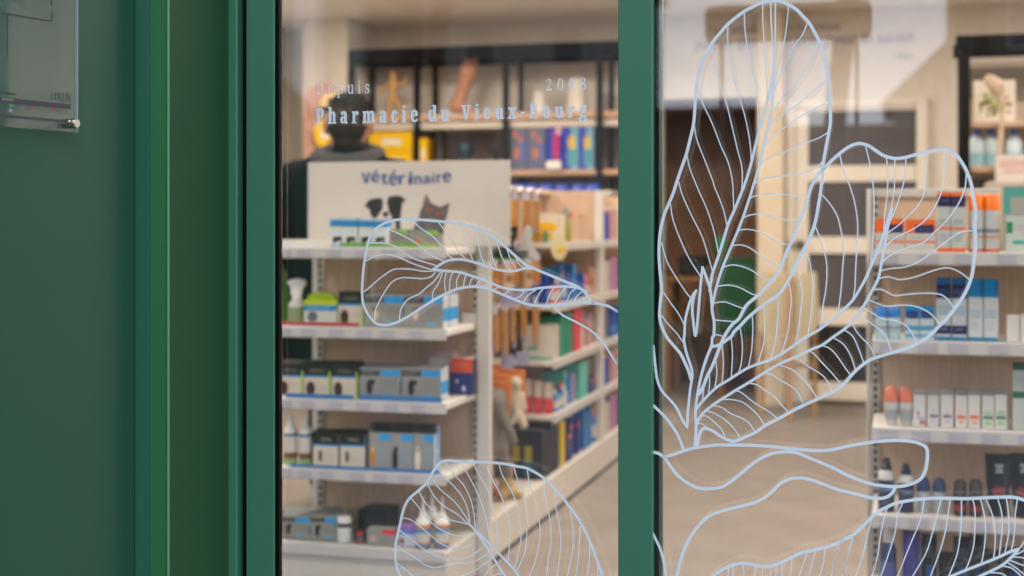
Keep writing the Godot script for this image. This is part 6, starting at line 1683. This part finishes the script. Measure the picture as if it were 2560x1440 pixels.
func drawings() -> void:
	var d: Node3D
	d = leaf_decal("pale blue line drawing of a tall upright leaf on the door glass")
	stroke(d, "outline", 4.8, [-192, 1544, -205, 1542, -219, 1536, -233, 1529, -244, 1521, -258, 1510, -272, 1494, -281, 1483, -289, 1469, -297, 1453, -302, 1437, -305, 1421, -307, 1402, -308, 1382, -310, 1358, -315, 1336, -321, 1312, -327, 1295, -336, 1269, -341, 1253, -348, 1236, -355, 1220, -360, 1202, -363, 1182, -364, 1160, -363, 1136, -361, 1116, -360, 1100, -362, 1080, -363, 1060, -360, 1044, -351, 1026, -340, 1013, -330, 1001, -323, 987, -317, 973, -314, 962])
	stroke(d, "outline", 4.8, [-192, 1544, -178, 1543, -165, 1537, -153, 1529, -144, 1519, -135, 1509, -127, 1495, -120, 1481, -114, 1465, -110, 1447, -107, 1430, -104, 1412, -103, 1395, -103, 1377, -103, 1358, -105, 1343, -108, 1327, -111, 1310, -114, 1293, -114, 1281, -116, 1264, -118, 1248, -121, 1229, -125, 1208, -131, 1188, -139, 1171, -147, 1155, -155, 1140, -163, 1122, -171, 1108, -182, 1094, -198, 1083, -211, 1073, -227, 1059, -238, 1047, -248, 1037, -252, 1030, -264, 1021, -272, 1016, -281, 1014])
	stroke(d, "midrib", 2.3, [-192, 1540, -191, 1506, -188, 1471, -187, 1448])
	stroke(d, "midrib", 4.3, [-187, 1467, -187, 1448, -189, 1428, -192, 1413, -197, 1391, -203, 1366, -210, 1343, -217, 1315, -222, 1294, -228, 1274, -234, 1257, -246, 1227, -256, 1204, -264, 1178, -272, 1152, -280, 1129, -284, 1107, -285, 1099])
	stroke(d, "midrib", 2.3, [-185, 1541, -185, 1486, -186, 1451, -187, 1428])
	stroke(d, "midrib", 4, [-187, 1428, -188, 1412, -191, 1379, -194, 1358, -200, 1333, -207, 1301, -211, 1286, -217, 1266, -224, 1243, -233, 1216, -242, 1192, -252, 1168, -264, 1139, -272, 1115, -278, 1091, -281, 1075])
	stroke(d, "stem", 4.3, [-296, 1136, -285, 1105, -282, 1083, -281, 1068, -278, 1050, -279, 1030, -281, 1028, -282, 1016, -289, 998, -295, 980, -300, 960, -303, 944, -306, 924, -307, 908, -306, 889, -307, 869, -308, 857])
	stroke(d, "bud_line", 4, [-296, 1136, -298, 1119, -300, 1097, -302, 1073, -305, 1041, -307, 1030])
	stroke(d, "bud_line", 4, [-306, 1100, -310, 1089, -312, 1071, -310, 1049, -308, 1032, -307, 1030])
	stroke(d, "bud_line", 4, [-306, 1100, -313, 1089, -319, 1071, -323, 1053, -324, 1033, -325, 1023, -321, 1003, -315, 985, -312, 972, -313, 959, -315, 948, -317, 930, -319, 908, -320, 888])
	stroke(d, "bud_line", 4, [-320, 888, -327, 898, -332, 909, -339, 921, -349, 932, -357, 940, -363, 950, -367, 962, -369, 976, -371, 994, -373, 1013])
	stroke(d, "vein", 1.8, [-204, 1539, -204, 1516, -202, 1481, -200, 1448, -198, 1420, -198, 1393])
	stroke(d, "vein", 1.8, [-232, 1528, -231, 1502, -227, 1472, -219, 1437, -213, 1409, -211, 1370, -211, 1339])
	stroke(d, "vein", 1.8, [-257, 1509, -257, 1483, -252, 1446, -244, 1412, -233, 1376, -226, 1345, -222, 1315, -222, 1294])
	stroke(d, "vein", 1.8, [-280, 1482, -279, 1464, -274, 1432, -262, 1399, -252, 1359, -242, 1316, -236, 1292, -235, 1272, -236, 1257])
	stroke(d, "vein", 1.8, [-304, 1413, -295, 1388, -281, 1358, -268, 1324, -256, 1296, -250, 1268, -249, 1249, -248, 1225])
	stroke(d, "vein", 1.8, [-309, 1356, -305, 1334, -295, 1308, -280, 1269, -278, 1261, -268, 1237, -262, 1218, -258, 1198])
	stroke(d, "vein", 1.8, [-320, 1308, -315, 1287, -303, 1257, -289, 1225, -278, 1190, -272, 1160])
	stroke(d, "vein", 1.8, [-333, 1268, -327, 1247, -313, 1216, -297, 1184, -288, 1156, -280, 1127])
	stroke(d, "vein", 1.8, [-346, 1234, -342, 1210, -331, 1180, -317, 1150, -299, 1122])
	stroke(d, "vein", 1.8, [-360, 1174, -351, 1144, -337, 1120, -323, 1099, -315, 1089])
	stroke(d, "vein", 1.8, [-359, 1100, -347, 1082, -333, 1063, -324, 1045])
	stroke(d, "vein", 1.8, [-361, 1062, -351, 1049, -335, 1032, -333, 1029, -326, 1019])
	stroke(d, "vein", 1.8, [-165, 1535, -168, 1505, -173, 1474, -180, 1447, -185, 1428])
	stroke(d, "vein", 1.8, [-137, 1509, -144, 1491, -159, 1470, -169, 1447, -178, 1428, -186, 1407])
	stroke(d, "vein", 1.8, [-122, 1478, -129, 1455, -142, 1433, -159, 1410, -176, 1393, -191, 1373])
	stroke(d, "vein", 1.8, [-109, 1420, -123, 1409, -142, 1392, -163, 1377, -180, 1365, -193, 1353])
	stroke(d, "vein", 1.8, [-105, 1389, -121, 1380, -146, 1367, -167, 1353, -188, 1338, -201, 1324])
	stroke(d, "vein", 1.8, [-106, 1342, -121, 1333, -146, 1324, -173, 1312, -198, 1302, -209, 1290])
	stroke(d, "vein", 1.8, [-114, 1298, -129, 1285, -153, 1279, -178, 1276, -205, 1271, -216, 1265])
	stroke(d, "vein", 1.8, [-140, 1244, -155, 1246, -178, 1249, -205, 1248, -219, 1245, -224, 1241])
	stroke(d, "vein", 1.8, [-151, 1210, -167, 1209, -186, 1213, -205, 1218, -223, 1217, -234, 1212])
	stroke(d, "vein", 1.8, [-164, 1172, -176, 1173, -192, 1182, -209, 1191, -227, 1195, -242, 1193])
	stroke(d, "vein", 1.8, [-178, 1140, -190, 1143, -205, 1153, -223, 1166, -238, 1171, -252, 1169])
	stroke(d, "vein", 1.8, [-191, 1116, -203, 1120, -219, 1131, -236, 1138, -252, 1140, -265, 1136])
	stroke(d, "vein", 1.8, [-208, 1093, -221, 1096, -238, 1105, -256, 1109, -273, 1107])
	stroke(d, "vein", 1.8, [-230, 1072, -244, 1077, -262, 1083, -279, 1081])
	stroke(d, "vein", 1.8, [-248, 1053, -264, 1054, -278, 1055])
	stroke(d, "vein", 1.8, [-265, 1030, -272, 1032, -278, 1032])
	d = leaf_decal("pale blue line drawing of a broad leaf spreading right across the door glass")
	stroke(d, "outline", 4.8, [-301, 940, -295, 952, -289, 968, -281, 984, -274, 1002, -267, 1020, -264, 1027, -258, 1038, -250, 1049, -240, 1058, -229, 1078, -211, 1094, -198, 1108, -186, 1122, -176, 1141, -167, 1163, -157, 1184, -150, 1204, -144, 1219, -137, 1241, -131, 1260, -123, 1275, -114, 1287, -112, 1286, -104, 1296, -91, 1308, -78, 1318, -67, 1323, -58, 1324, -46, 1320, -35, 1312, -24, 1305, -9, 1301, 5, 1302, 20, 1306, 38, 1310, 53, 1313, 64, 1313, 75, 1308, 84, 1298, 93, 1282, 99, 1265, 103, 1244, 106, 1222, 105, 1197, 106, 1173, 104, 1150, 101, 1128, 94, 1107, 85, 1090, 80, 1083, 68, 1066, 54, 1051, 42, 1038, 27, 1027, 9, 1018, -12, 1011, -30, 1005, -45, 999, -56, 991, -67, 981, -78, 968, -87, 958, -102, 948, -122, 938, -148, 925, -167, 914, -182, 905, -200, 895, -215, 884, -233, 875, -248, 869, -258, 871, -270, 877, -281, 884, -291, 887, -297, 885, -301, 877, -304, 863, -306, 857])
	stroke(d, "midrib", 4, [-13, 1226, -17, 1216, -24, 1191, -31, 1170, -39, 1151, -50, 1124, -61, 1103, -72, 1086, -87, 1071, -102, 1058, -118, 1044, -133, 1035, -148, 1025, -159, 1017, -176, 1005, -194, 995, -213, 988, -227, 982, -240, 974, -256, 963, -272, 953, -285, 941, -297, 928, -306, 916])
	stroke(d, "midrib", 4, [-13, 1226, -19, 1199, -24, 1169, -28, 1146, -33, 1121, -43, 1101, -54, 1080, -56, 1078, -70, 1057, -83, 1044, -98, 1033, -115, 1020, -133, 1012, -148, 1004, -161, 998, -180, 989, -201, 976, -225, 960, -244, 948, -264, 935, -281, 923, -295, 911, -303, 899, -306, 889])
	stroke(d, "vein", 1.8, [-89, 1307, -84, 1286, -74, 1259, -67, 1234, -63, 1203, -64, 1168, -66, 1134, -67, 1107, -70, 1089])
	stroke(d, "vein", 1.8, [-51, 1319, -45, 1293, -41, 1268, -39, 1234, -40, 1195, -42, 1161, -45, 1138])
	stroke(d, "vein", 1.8, [-21, 1301, -19, 1278, -20, 1249, -23, 1222, -25, 1195])
	stroke(d, "vein", 1.8, [-9, 1300, -9, 1277, -10, 1253, -14, 1226])
	stroke(d, "vein", 1.8, [-117, 1249, -104, 1234, -93, 1215, -87, 1191, -83, 1168, -85, 1137, -87, 1107, -91, 1074])
	stroke(d, "vein", 1.8, [-125, 1199, -118, 1180, -110, 1153, -108, 1130, -110, 1102, -113, 1085, -115, 1071, -118, 1046])
	stroke(d, "vein", 1.8, [-140, 1162, -133, 1143, -129, 1114, -130, 1091, -131, 1071, -136, 1036])
	stroke(d, "vein", 1.8, [-155, 1140, -148, 1118, -145, 1093, -148, 1064, -150, 1046, -155, 1021])
	stroke(d, "vein", 1.8, [-165, 1114, -161, 1091, -163, 1066, -167, 1036, -175, 1008])
	stroke(d, "vein", 1.8, [-182, 1093, -181, 1069, -184, 1032, -192, 998])
	stroke(d, "vein", 1.8, [-202, 1077, -201, 1053, -201, 1032, -203, 1018, -211, 990])
	stroke(d, "vein", 1.8, [-220, 1062, -219, 1043, -221, 1009, -226, 983])
	stroke(d, "vein", 1.8, [-238, 1042, -235, 1019, -236, 993, -240, 976])
	stroke(d, "vein", 1.8, [-252, 1027, -250, 1003, -252, 967])
	stroke(d, "vein", 1.8, [-266, 1016, -264, 989, -266, 958])
	stroke(d, "vein", 1.8, [-276, 995, -274, 973, -277, 951])
	stroke(d, "vein", 1.8, [-286, 973, -285, 957, -287, 941])
	stroke(d, "vein", 1.8, [-294, 952, -295, 940, -297, 928])
	stroke(d, "vein", 1.8, [7, 1300, 6, 1277, 1, 1254, -7, 1228, -15, 1209])
	stroke(d, "vein", 1.8, [37, 1307, 36, 1277, 33, 1249, 24, 1230, 9, 1214, -4, 1201, -19, 1190])
	stroke(d, "vein", 1.8, [62, 1311, 62, 1282, 58, 1252, 47, 1226, 33, 1207, 13, 1193, -9, 1182, -22, 1170])
	stroke(d, "vein", 1.8, [93, 1278, 91, 1256, 82, 1233, 66, 1209, 49, 1192, 31, 1175, 2, 1165, -17, 1155, -26, 1147])
	stroke(d, "vein", 1.8, [104, 1193, 85, 1191, 66, 1178, 47, 1163, 27, 1148, 7, 1139, -17, 1136, -31, 1132])
	stroke(d, "vein", 1.8, [98, 1120, 85, 1131, 67, 1138, 47, 1134, 20, 1124, -2, 1120, -19, 1124, -34, 1120])
	stroke(d, "vein", 1.8, [76, 1078, 66, 1092, 54, 1099, 31, 1100, 8, 1098, -9, 1096, -20, 1101, -29, 1105, -39, 1105])
	stroke(d, "vein", 1.8, [57, 1053, 42, 1070, 22, 1080, 2, 1082, -21, 1080, -34, 1084, -47, 1089])
	stroke(d, "vein", 1.8, [23, 1025, 16, 1040, 6, 1052, -9, 1059, -27, 1061, -39, 1068, -54, 1077])
	stroke(d, "vein", 1.8, [-14, 1013, -20, 1031, -30, 1044, -45, 1055, -59, 1064])
	stroke(d, "vein", 1.8, [-37, 1002, -45, 1020, -56, 1031, -65, 1042, -70, 1053])
	stroke(d, "vein", 1.8, [-54, 994, -61, 1014, -70, 1034, -82, 1043])
	stroke(d, "vein", 1.8, [-66, 983, -72, 1002, -83, 1021, -98, 1031])
	stroke(d, "vein", 1.8, [-73, 975, -83, 989, -94, 1005, -104, 1015, -115, 1019])
	stroke(d, "vein", 1.8, [-87, 961, -100, 977, -115, 993, -126, 1005, -133, 1010])
	stroke(d, "vein", 1.8, [-101, 951, -108, 966, -117, 976, -134, 986, -150, 997, -161, 998])
	stroke(d, "vein", 1.8, [-123, 940, -134, 957, -148, 972, -163, 983, -180, 988])
	stroke(d, "vein", 1.8, [-144, 931, -150, 945, -161, 956, -178, 965, -190, 973, -202, 975])
	stroke(d, "vein", 1.8, [-167, 918, -178, 930, -189, 942, -201, 949, -213, 957, -228, 959])
	stroke(d, "vein", 1.8, [-182, 907, -194, 916, -213, 927, -227, 937, -236, 944, -245, 947])
	stroke(d, "vein", 1.8, [-201, 895, -211, 910, -225, 923, -236, 930, -252, 933, -268, 932])
	stroke(d, "vein", 1.8, [-216, 884, -223, 896, -234, 904, -252, 911, -266, 920, -281, 923])
	stroke(d, "vein", 1.8, [-238, 874, -248, 889, -262, 902, -276, 910, -292, 915])
	stroke(d, "vein", 1.8, [-261, 874, -268, 888, -280, 899, -289, 906, -298, 906])
	stroke(d, "vein", 1.8, [-291, 890, -297, 894, -304, 895])
	d = leaf_decal("pale blue wavy open line drawing low on the door glass, without veins")
	stroke(d, "outline", 4.3, [-373, 920, -363, 911, -353, 901, -343, 888, -335, 876, -329, 862, -325, 851])
	stroke(d, "outline", 4.8, [-356, 840, -341, 845, -325, 851, -309, 856, -294, 859, -275, 862, -251, 863, -220, 864, -190, 863, -160, 861, -138, 860, -118, 860, -101, 862, -79, 868, -62, 872, -42, 876, -19, 879, 0, 880, 16, 879, 28, 876, 36, 871, 38, 862, 37, 847, 34, 834, 28, 824, 19, 818, 6, 813, -6, 811, -23, 811, -42, 813, -60, 818, -79, 825, -95, 833, -115, 841, -136, 849, -153, 855, -171, 856, -189, 853, -204, 846, -220, 835, -236, 821, -251, 808, -266, 798, -285, 794, -300, 794, -313, 798, -328, 807, -339, 817, -347, 828, -356, 839, -364, 845, -373, 847])
	stroke(d, "outline", 4.8, [-9, 809, -12, 802, -20, 795, -31, 792, -47, 793, -71, 798, -95, 803, -115, 810, -136, 816, -153, 817, -168, 813, -180, 805, -190, 794, -205, 782, -223, 774, -243, 768, -263, 762, -282, 754, -297, 742, -309, 727, -319, 711, -327, 691, -333, 669, -337, 651, -339, 637])
	stroke(d, "outline", 4, [-374, 721, -369, 711, -363, 699, -358, 684, -355, 669, -353, 655, -352, 639])
	d = leaf_decal("pale blue line drawing of a wide veined leaf at the door glass bottom right")
	stroke(d, "outline", 4.8, [-288, 648, -279, 660, -266, 670, -251, 678, -236, 682, -220, 681, -205, 679, -190, 681, -175, 688, -160, 696, -145, 704, -127, 709, -108, 715, -86, 724, -85, 726, -71, 734, -58, 746, -47, 758, -36, 770, -23, 778, -8, 786, 12, 791, 34, 795, 62, 797, 93, 798, 123, 801, 147, 803, 161, 803, 173, 800, 190, 793])
	stroke(d, "midrib", 4, [47, 669, 71, 682, 89, 691, 112, 702, 135, 713, 153, 723, 165, 728])
	stroke(d, "midrib", 4, [165, 727, 156, 716, 144, 704, 130, 695, 112, 685, 93, 674])
	stroke(d, "vein", 1.9, [165, 727, 171, 735, 178, 748])
	stroke(d, "vein", 1.9, [162, 720, 168, 723, 177, 730])
	stroke(d, "vein", 1.9, [158, 716, 168, 716, 180, 715])
	stroke(d, "vein", 1.9, [153, 711, 165, 707, 180, 702])
	stroke(d, "vein", 1.9, [149, 708, 161, 701, 174, 691])
	stroke(d, "vein", 1.9, [144, 702, 155, 700, 162, 695, 169, 689])
	stroke(d, "vein", 1.9, [127, 691, 141, 691, 149, 687])
	stroke(d, "vein", 1.8, [-88, 723, -91, 713, -95, 703, -101, 678])
	stroke(d, "vein", 1.8, [-69, 733, -74, 715, -80, 692, -84, 672])
	stroke(d, "vein", 1.8, [-43, 759, -47, 743, -52, 720, -57, 698, -66, 673])
	stroke(d, "vein", 1.8, [-20, 778, -25, 760, -30, 734, -34, 705, -42, 675])
	stroke(d, "vein", 1.8, [2, 786, -5, 768, -8, 745, -16, 716, -29, 676])
	stroke(d, "vein", 1.8, [33, 792, 30, 771, 23, 750, 11, 720, -5, 677])
	stroke(d, "vein", 1.8, [57, 794, 52, 773, 45, 745, 36, 715, 17, 679])
	stroke(d, "vein", 1.8, [70, 794, 67, 772, 63, 746, 56, 720, 50, 702, 42, 680])
	stroke(d, "vein", 1.8, [86, 796, 86, 770, 84, 741, 79, 712, 68, 682])
	stroke(d, "vein", 1.8, [102, 796, 105, 783, 105, 755, 103, 729, 97, 706, 91, 692])
	stroke(d, "vein", 1.8, [113, 797, 118, 776, 120, 752, 118, 727, 114, 703])
	stroke(d, "vein", 1.8, [121, 797, 129, 777, 133, 753, 133, 731, 131, 712])
	stroke(d, "vein", 1.8, [137, 799, 142, 781, 143, 757, 141, 736, 139, 718])
	stroke(d, "vein", 1.8, [149, 801, 152, 776, 152, 751, 147, 723])
	stroke(d, "vein", 1.8, [164, 801, 161, 777, 160, 751, 156, 726])
	stroke(d, "vein", 1.6, [-256, 675, -257, 658])
	stroke(d, "vein", 1.6, [-249, 675, -249, 658])
	stroke(d, "vein", 1.6, [-234, 679, -233, 670, -232, 660])
	stroke(d, "vein", 1.6, [-215, 678, -216, 661])
	stroke(d, "vein", 1.6, [-204, 678, -205, 661])
	stroke(d, "vein", 1.6, [-192, 681, -193, 662])
	stroke(d, "vein", 1.6, [-183, 683, -185, 663])
	stroke(d, "vein", 1.6, [-175, 686, -175, 663])
	stroke(d, "vein", 1.6, [-160, 693, -163, 664])
	stroke(d, "vein", 1.6, [-138, 702, -144, 685, -150, 665])
	stroke(d, "vein", 1.6, [-125, 706, -130, 690, -135, 666])
	stroke(d, "vein", 1.6, [-111, 710, -114, 687, -120, 667])
	stroke(d, "vein", 1.6, [-88, 722, -96, 700, -102, 668])
	stroke(d, "vein", 1.6, [-70, 733, -76, 709, -85, 669])
	d = leaf_decal("pale blue line drawing of a curling leaf at the middle of the left glass")
	stroke(d, "outline", 4.3, [-425, 1064, -430, 1066, -445, 1074, -465, 1078, -488, 1078, -510, 1076, -537, 1073, -565, 1073, -583, 1077, -602, 1084, -620, 1091, -641, 1099, -662, 1102, -686, 1100, -707, 1093, -731, 1081, -754, 1067, -778, 1052, -800, 1041, -817, 1037, -834, 1040, -846, 1052, -855, 1068, -858, 1084, -858, 1100, -856, 1127, -852, 1152, -847, 1175, -839, 1191, -824, 1202, -805, 1209, -783, 1211, -754, 1210, -719, 1207, -688, 1204, -664, 1198, -643, 1189, -627, 1178, -611, 1165, -595, 1151, -579, 1138, -563, 1131, -537, 1121, -515, 1112, -492, 1103, -479, 1091, -472, 1082, -469, 1077])
	stroke(d, "midrib", 4, [-565, 1132, -581, 1132, -597, 1128, -615, 1128, -634, 1132, -653, 1138, -671, 1143, -690, 1146, -709, 1144, -723, 1137, -735, 1129])
	stroke(d, "midrib", 4, [-735, 1129, -714, 1127, -690, 1125, -667, 1119, -643, 1111, -620, 1102, -597, 1098, -574, 1098, -556, 1101, -533, 1103, -510, 1104, -490, 1101, -479, 1095])
	stroke(d, "stem", 3.1, [-533, 1073, -519, 1059, -492, 1046, -470, 1033, -454, 1018, -441, 999, -430, 982, -424, 973])
	stroke(d, "vein", 2, [-770, 1209, -757, 1197, -738, 1185, -723, 1171, -712, 1155, -700, 1147])
	stroke(d, "vein", 2, [-823, 1197, -800, 1190, -778, 1180, -757, 1167, -738, 1152, -716, 1143])
	stroke(d, "vein", 2, [-845, 1172, -824, 1172, -803, 1168, -786, 1157, -769, 1147, -752, 1142, -731, 1136])
	stroke(d, "vein", 2, [-850, 1143, -834, 1151, -815, 1153, -795, 1149, -771, 1139, -752, 1133, -738, 1129])
	stroke(d, "vein", 2, [-855, 1091, -839, 1104, -824, 1116, -805, 1128, -790, 1130, -771, 1129, -750, 1126, -734, 1127])
	stroke(d, "vein", 2, [-836, 1045, -834, 1063, -822, 1086, -807, 1107, -790, 1115, -771, 1115, -752, 1114, -738, 1118, -731, 1125])
	stroke(d, "vein", 2, [-793, 1046, -790, 1064, -778, 1080, -759, 1089, -745, 1101, -733, 1110, -722, 1125])
	stroke(d, "vein", 1.8, [-736, 1075, -735, 1092, -728, 1103, -721, 1117, -719, 1126])
	stroke(d, "vein", 1.8, [-713, 1090, -715, 1110, -712, 1126])
	stroke(d, "vein", 1.8, [-707, 1093, -706, 1110, -702, 1124])
	stroke(d, "vein", 1.8, [-695, 1098, -694, 1113, -689, 1123])
	stroke(d, "vein", 1.8, [-683, 1102, -681, 1115, -677, 1122])
	stroke(d, "vein", 1.8, [-673, 1102, -670, 1113, -664, 1119])
	stroke(d, "vein", 1.8, [-662, 1103, -657, 1111, -650, 1116])
	stroke(d, "vein", 1.8, [-645, 1105, -636, 1111])
	stroke(d, "vein", 1.8, [-633, 1097, -622, 1103])
	stroke(d, "vein", 1.8, [-615, 1090, -604, 1099])
	stroke(d, "vein", 1.8, [-598, 1084, -589, 1087, -581, 1096])
	stroke(d, "vein", 1.8, [-583, 1078, -574, 1090, -563, 1097])
	stroke(d, "vein", 1.8, [-565, 1075, -558, 1090, -550, 1100])
	stroke(d, "vein", 1.8, [-545, 1076, -540, 1090, -533, 1101])
	stroke(d, "vein", 1.8, [-531, 1078, -522, 1092, -514, 1101])
	stroke(d, "vein", 1.8, [-512, 1078, -506, 1093, -498, 1100])
	stroke(d, "vein", 1.8, [-499, 1080, -496, 1088, -487, 1096])
	stroke(d, "vein", 1.8, [-489, 1079, -484, 1086, -475, 1089])
	stroke(d, "vein", 1.7, [-725, 1205, -716, 1194, -704, 1178, -693, 1160, -680, 1148])
	stroke(d, "vein", 1.7, [-689, 1201, -682, 1183, -675, 1165, -667, 1144])
	stroke(d, "vein", 1.7, [-666, 1196, -659, 1176, -653, 1151, -648, 1139])
	stroke(d, "vein", 1.7, [-645, 1187, -640, 1172, -634, 1149, -627, 1132])
	stroke(d, "vein", 1.7, [-627, 1176, -620, 1154, -613, 1140, -606, 1130])
	stroke(d, "vein", 1.7, [-611, 1165, -604, 1147, -595, 1132])
	stroke(d, "vein", 1.7, [-595, 1149, -589, 1138, -582, 1134])
	d = leaf_decal("pale blue line drawing of a rounded veined leaf at the left glass bottom")
	stroke(d, "outline", 4.3, [-787, 615, -791, 626, -797, 639, -800, 655, -800, 675, -796, 694, -793, 707, -789, 724, -785, 738, -779, 750, -773, 757, -760, 768, -749, 778, -741, 789, -736, 798, -729, 809, -721, 816, -710, 819, -697, 819, -675, 818, -651, 819, -631, 819, -612, 818, -593, 815, -578, 813, -564, 807, -550, 799, -538, 789, -525, 777, -512, 761, -499, 745, -487, 727, -474, 701, -465, 679, -456, 654, -451, 637])
	stroke(d, "midrib", 3.6, [-675, 719, -666, 712, -653, 701, -640, 689, -628, 678, -614, 665, -601, 653, -590, 639, -581, 628])
	stroke(d, "midrib", 3.6, [-666, 712, -653, 696, -642, 680, -631, 664, -620, 648, -612, 638, -604, 627])
	stroke(d, "vein", 1.7, [-744, 779, -736, 765, -723, 750, -707, 740, -692, 732, -675, 718])
	stroke(d, "vein", 1.7, [-736, 788, -724, 773, -708, 761, -696, 751, -683, 735, -673, 721])
	stroke(d, "vein", 1.7, [-726, 805, -716, 793, -700, 779, -686, 763, -677, 745, -672, 722])
	stroke(d, "vein", 1.7, [-712, 814, -697, 795, -683, 781, -673, 763, -667, 744, -663, 715])
	stroke(d, "vein", 1.7, [-687, 816, -675, 797, -662, 774, -653, 754, -645, 730, -639, 699])
	stroke(d, "vein", 1.7, [-665, 815, -656, 797, -642, 774, -634, 752, -629, 731, -627, 713, -626, 680])
	stroke(d, "vein", 1.7, [-644, 813, -636, 795, -623, 773, -614, 753, -607, 729, -605, 710, -606, 685, -608, 663])
	stroke(d, "vein", 1.7, [-623, 816, -617, 799, -601, 773, -593, 752, -589, 730, -586, 708, -590, 682, -597, 653])
	stroke(d, "vein", 1.7, [-598, 813, -593, 796, -582, 772, -577, 746, -577, 716, -579, 685, -586, 663, -593, 649])
	stroke(d, "vein", 1.7, [-576, 809, -572, 786, -564, 766, -558, 738, -555, 712, -559, 682, -565, 659, -574, 638])
	stroke(d, "vein", 1.7, [-549, 795, -548, 776, -542, 750, -538, 724, -538, 694, -542, 667, -545, 638])
	stroke(d, "vein", 1.7, [-531, 777, -530, 757, -524, 728, -521, 702, -523, 674, -528, 639])
	stroke(d, "vein", 1.7, [-506, 749, -503, 729, -501, 705, -504, 675, -512, 640])
	stroke(d, "vein", 1.7, [-490, 725, -491, 701, -493, 671, -498, 641])
	stroke(d, "vein", 1.7, [-475, 697, -475, 672, -479, 643])
	stroke(d, "vein", 1.7, [-461, 666, -463, 644])
	stroke(d, "vein", 1.7, [-759, 767, -749, 750, -734, 737, -720, 727, -700, 722, -673, 718])
	stroke(d, "vein", 1.7, [-774, 756, -763, 745, -749, 727, -731, 712, -713, 703, -694, 698, -680, 699, -661, 703])
	stroke(d, "vein", 1.7, [-787, 722, -774, 720, -758, 710, -739, 696, -723, 685, -704, 678, -683, 679, -667, 686])
	stroke(d, "vein", 1.7, [-793, 702, -778, 692, -760, 679, -742, 668, -723, 662, -704, 659, -683, 661, -666, 670, -650, 682])
	stroke(d, "vein", 1.7, [-797, 676, -783, 667, -765, 658, -747, 647, -732, 644, -716, 648, -697, 653, -675, 655, -659, 661, -643, 671])
	stroke(d, "vein", 1.7, [-796, 647, -783, 638, -766, 625])
	stroke(d, "vein", 1.7, [-697, 628, -667, 642, -650, 653, -637, 664])
	stroke(d, "vein", 1.7, [-652, 631, -640, 646, -629, 656])
	stroke(d, "vein", 1.7, [-640, 632, -625, 641, -614, 641])
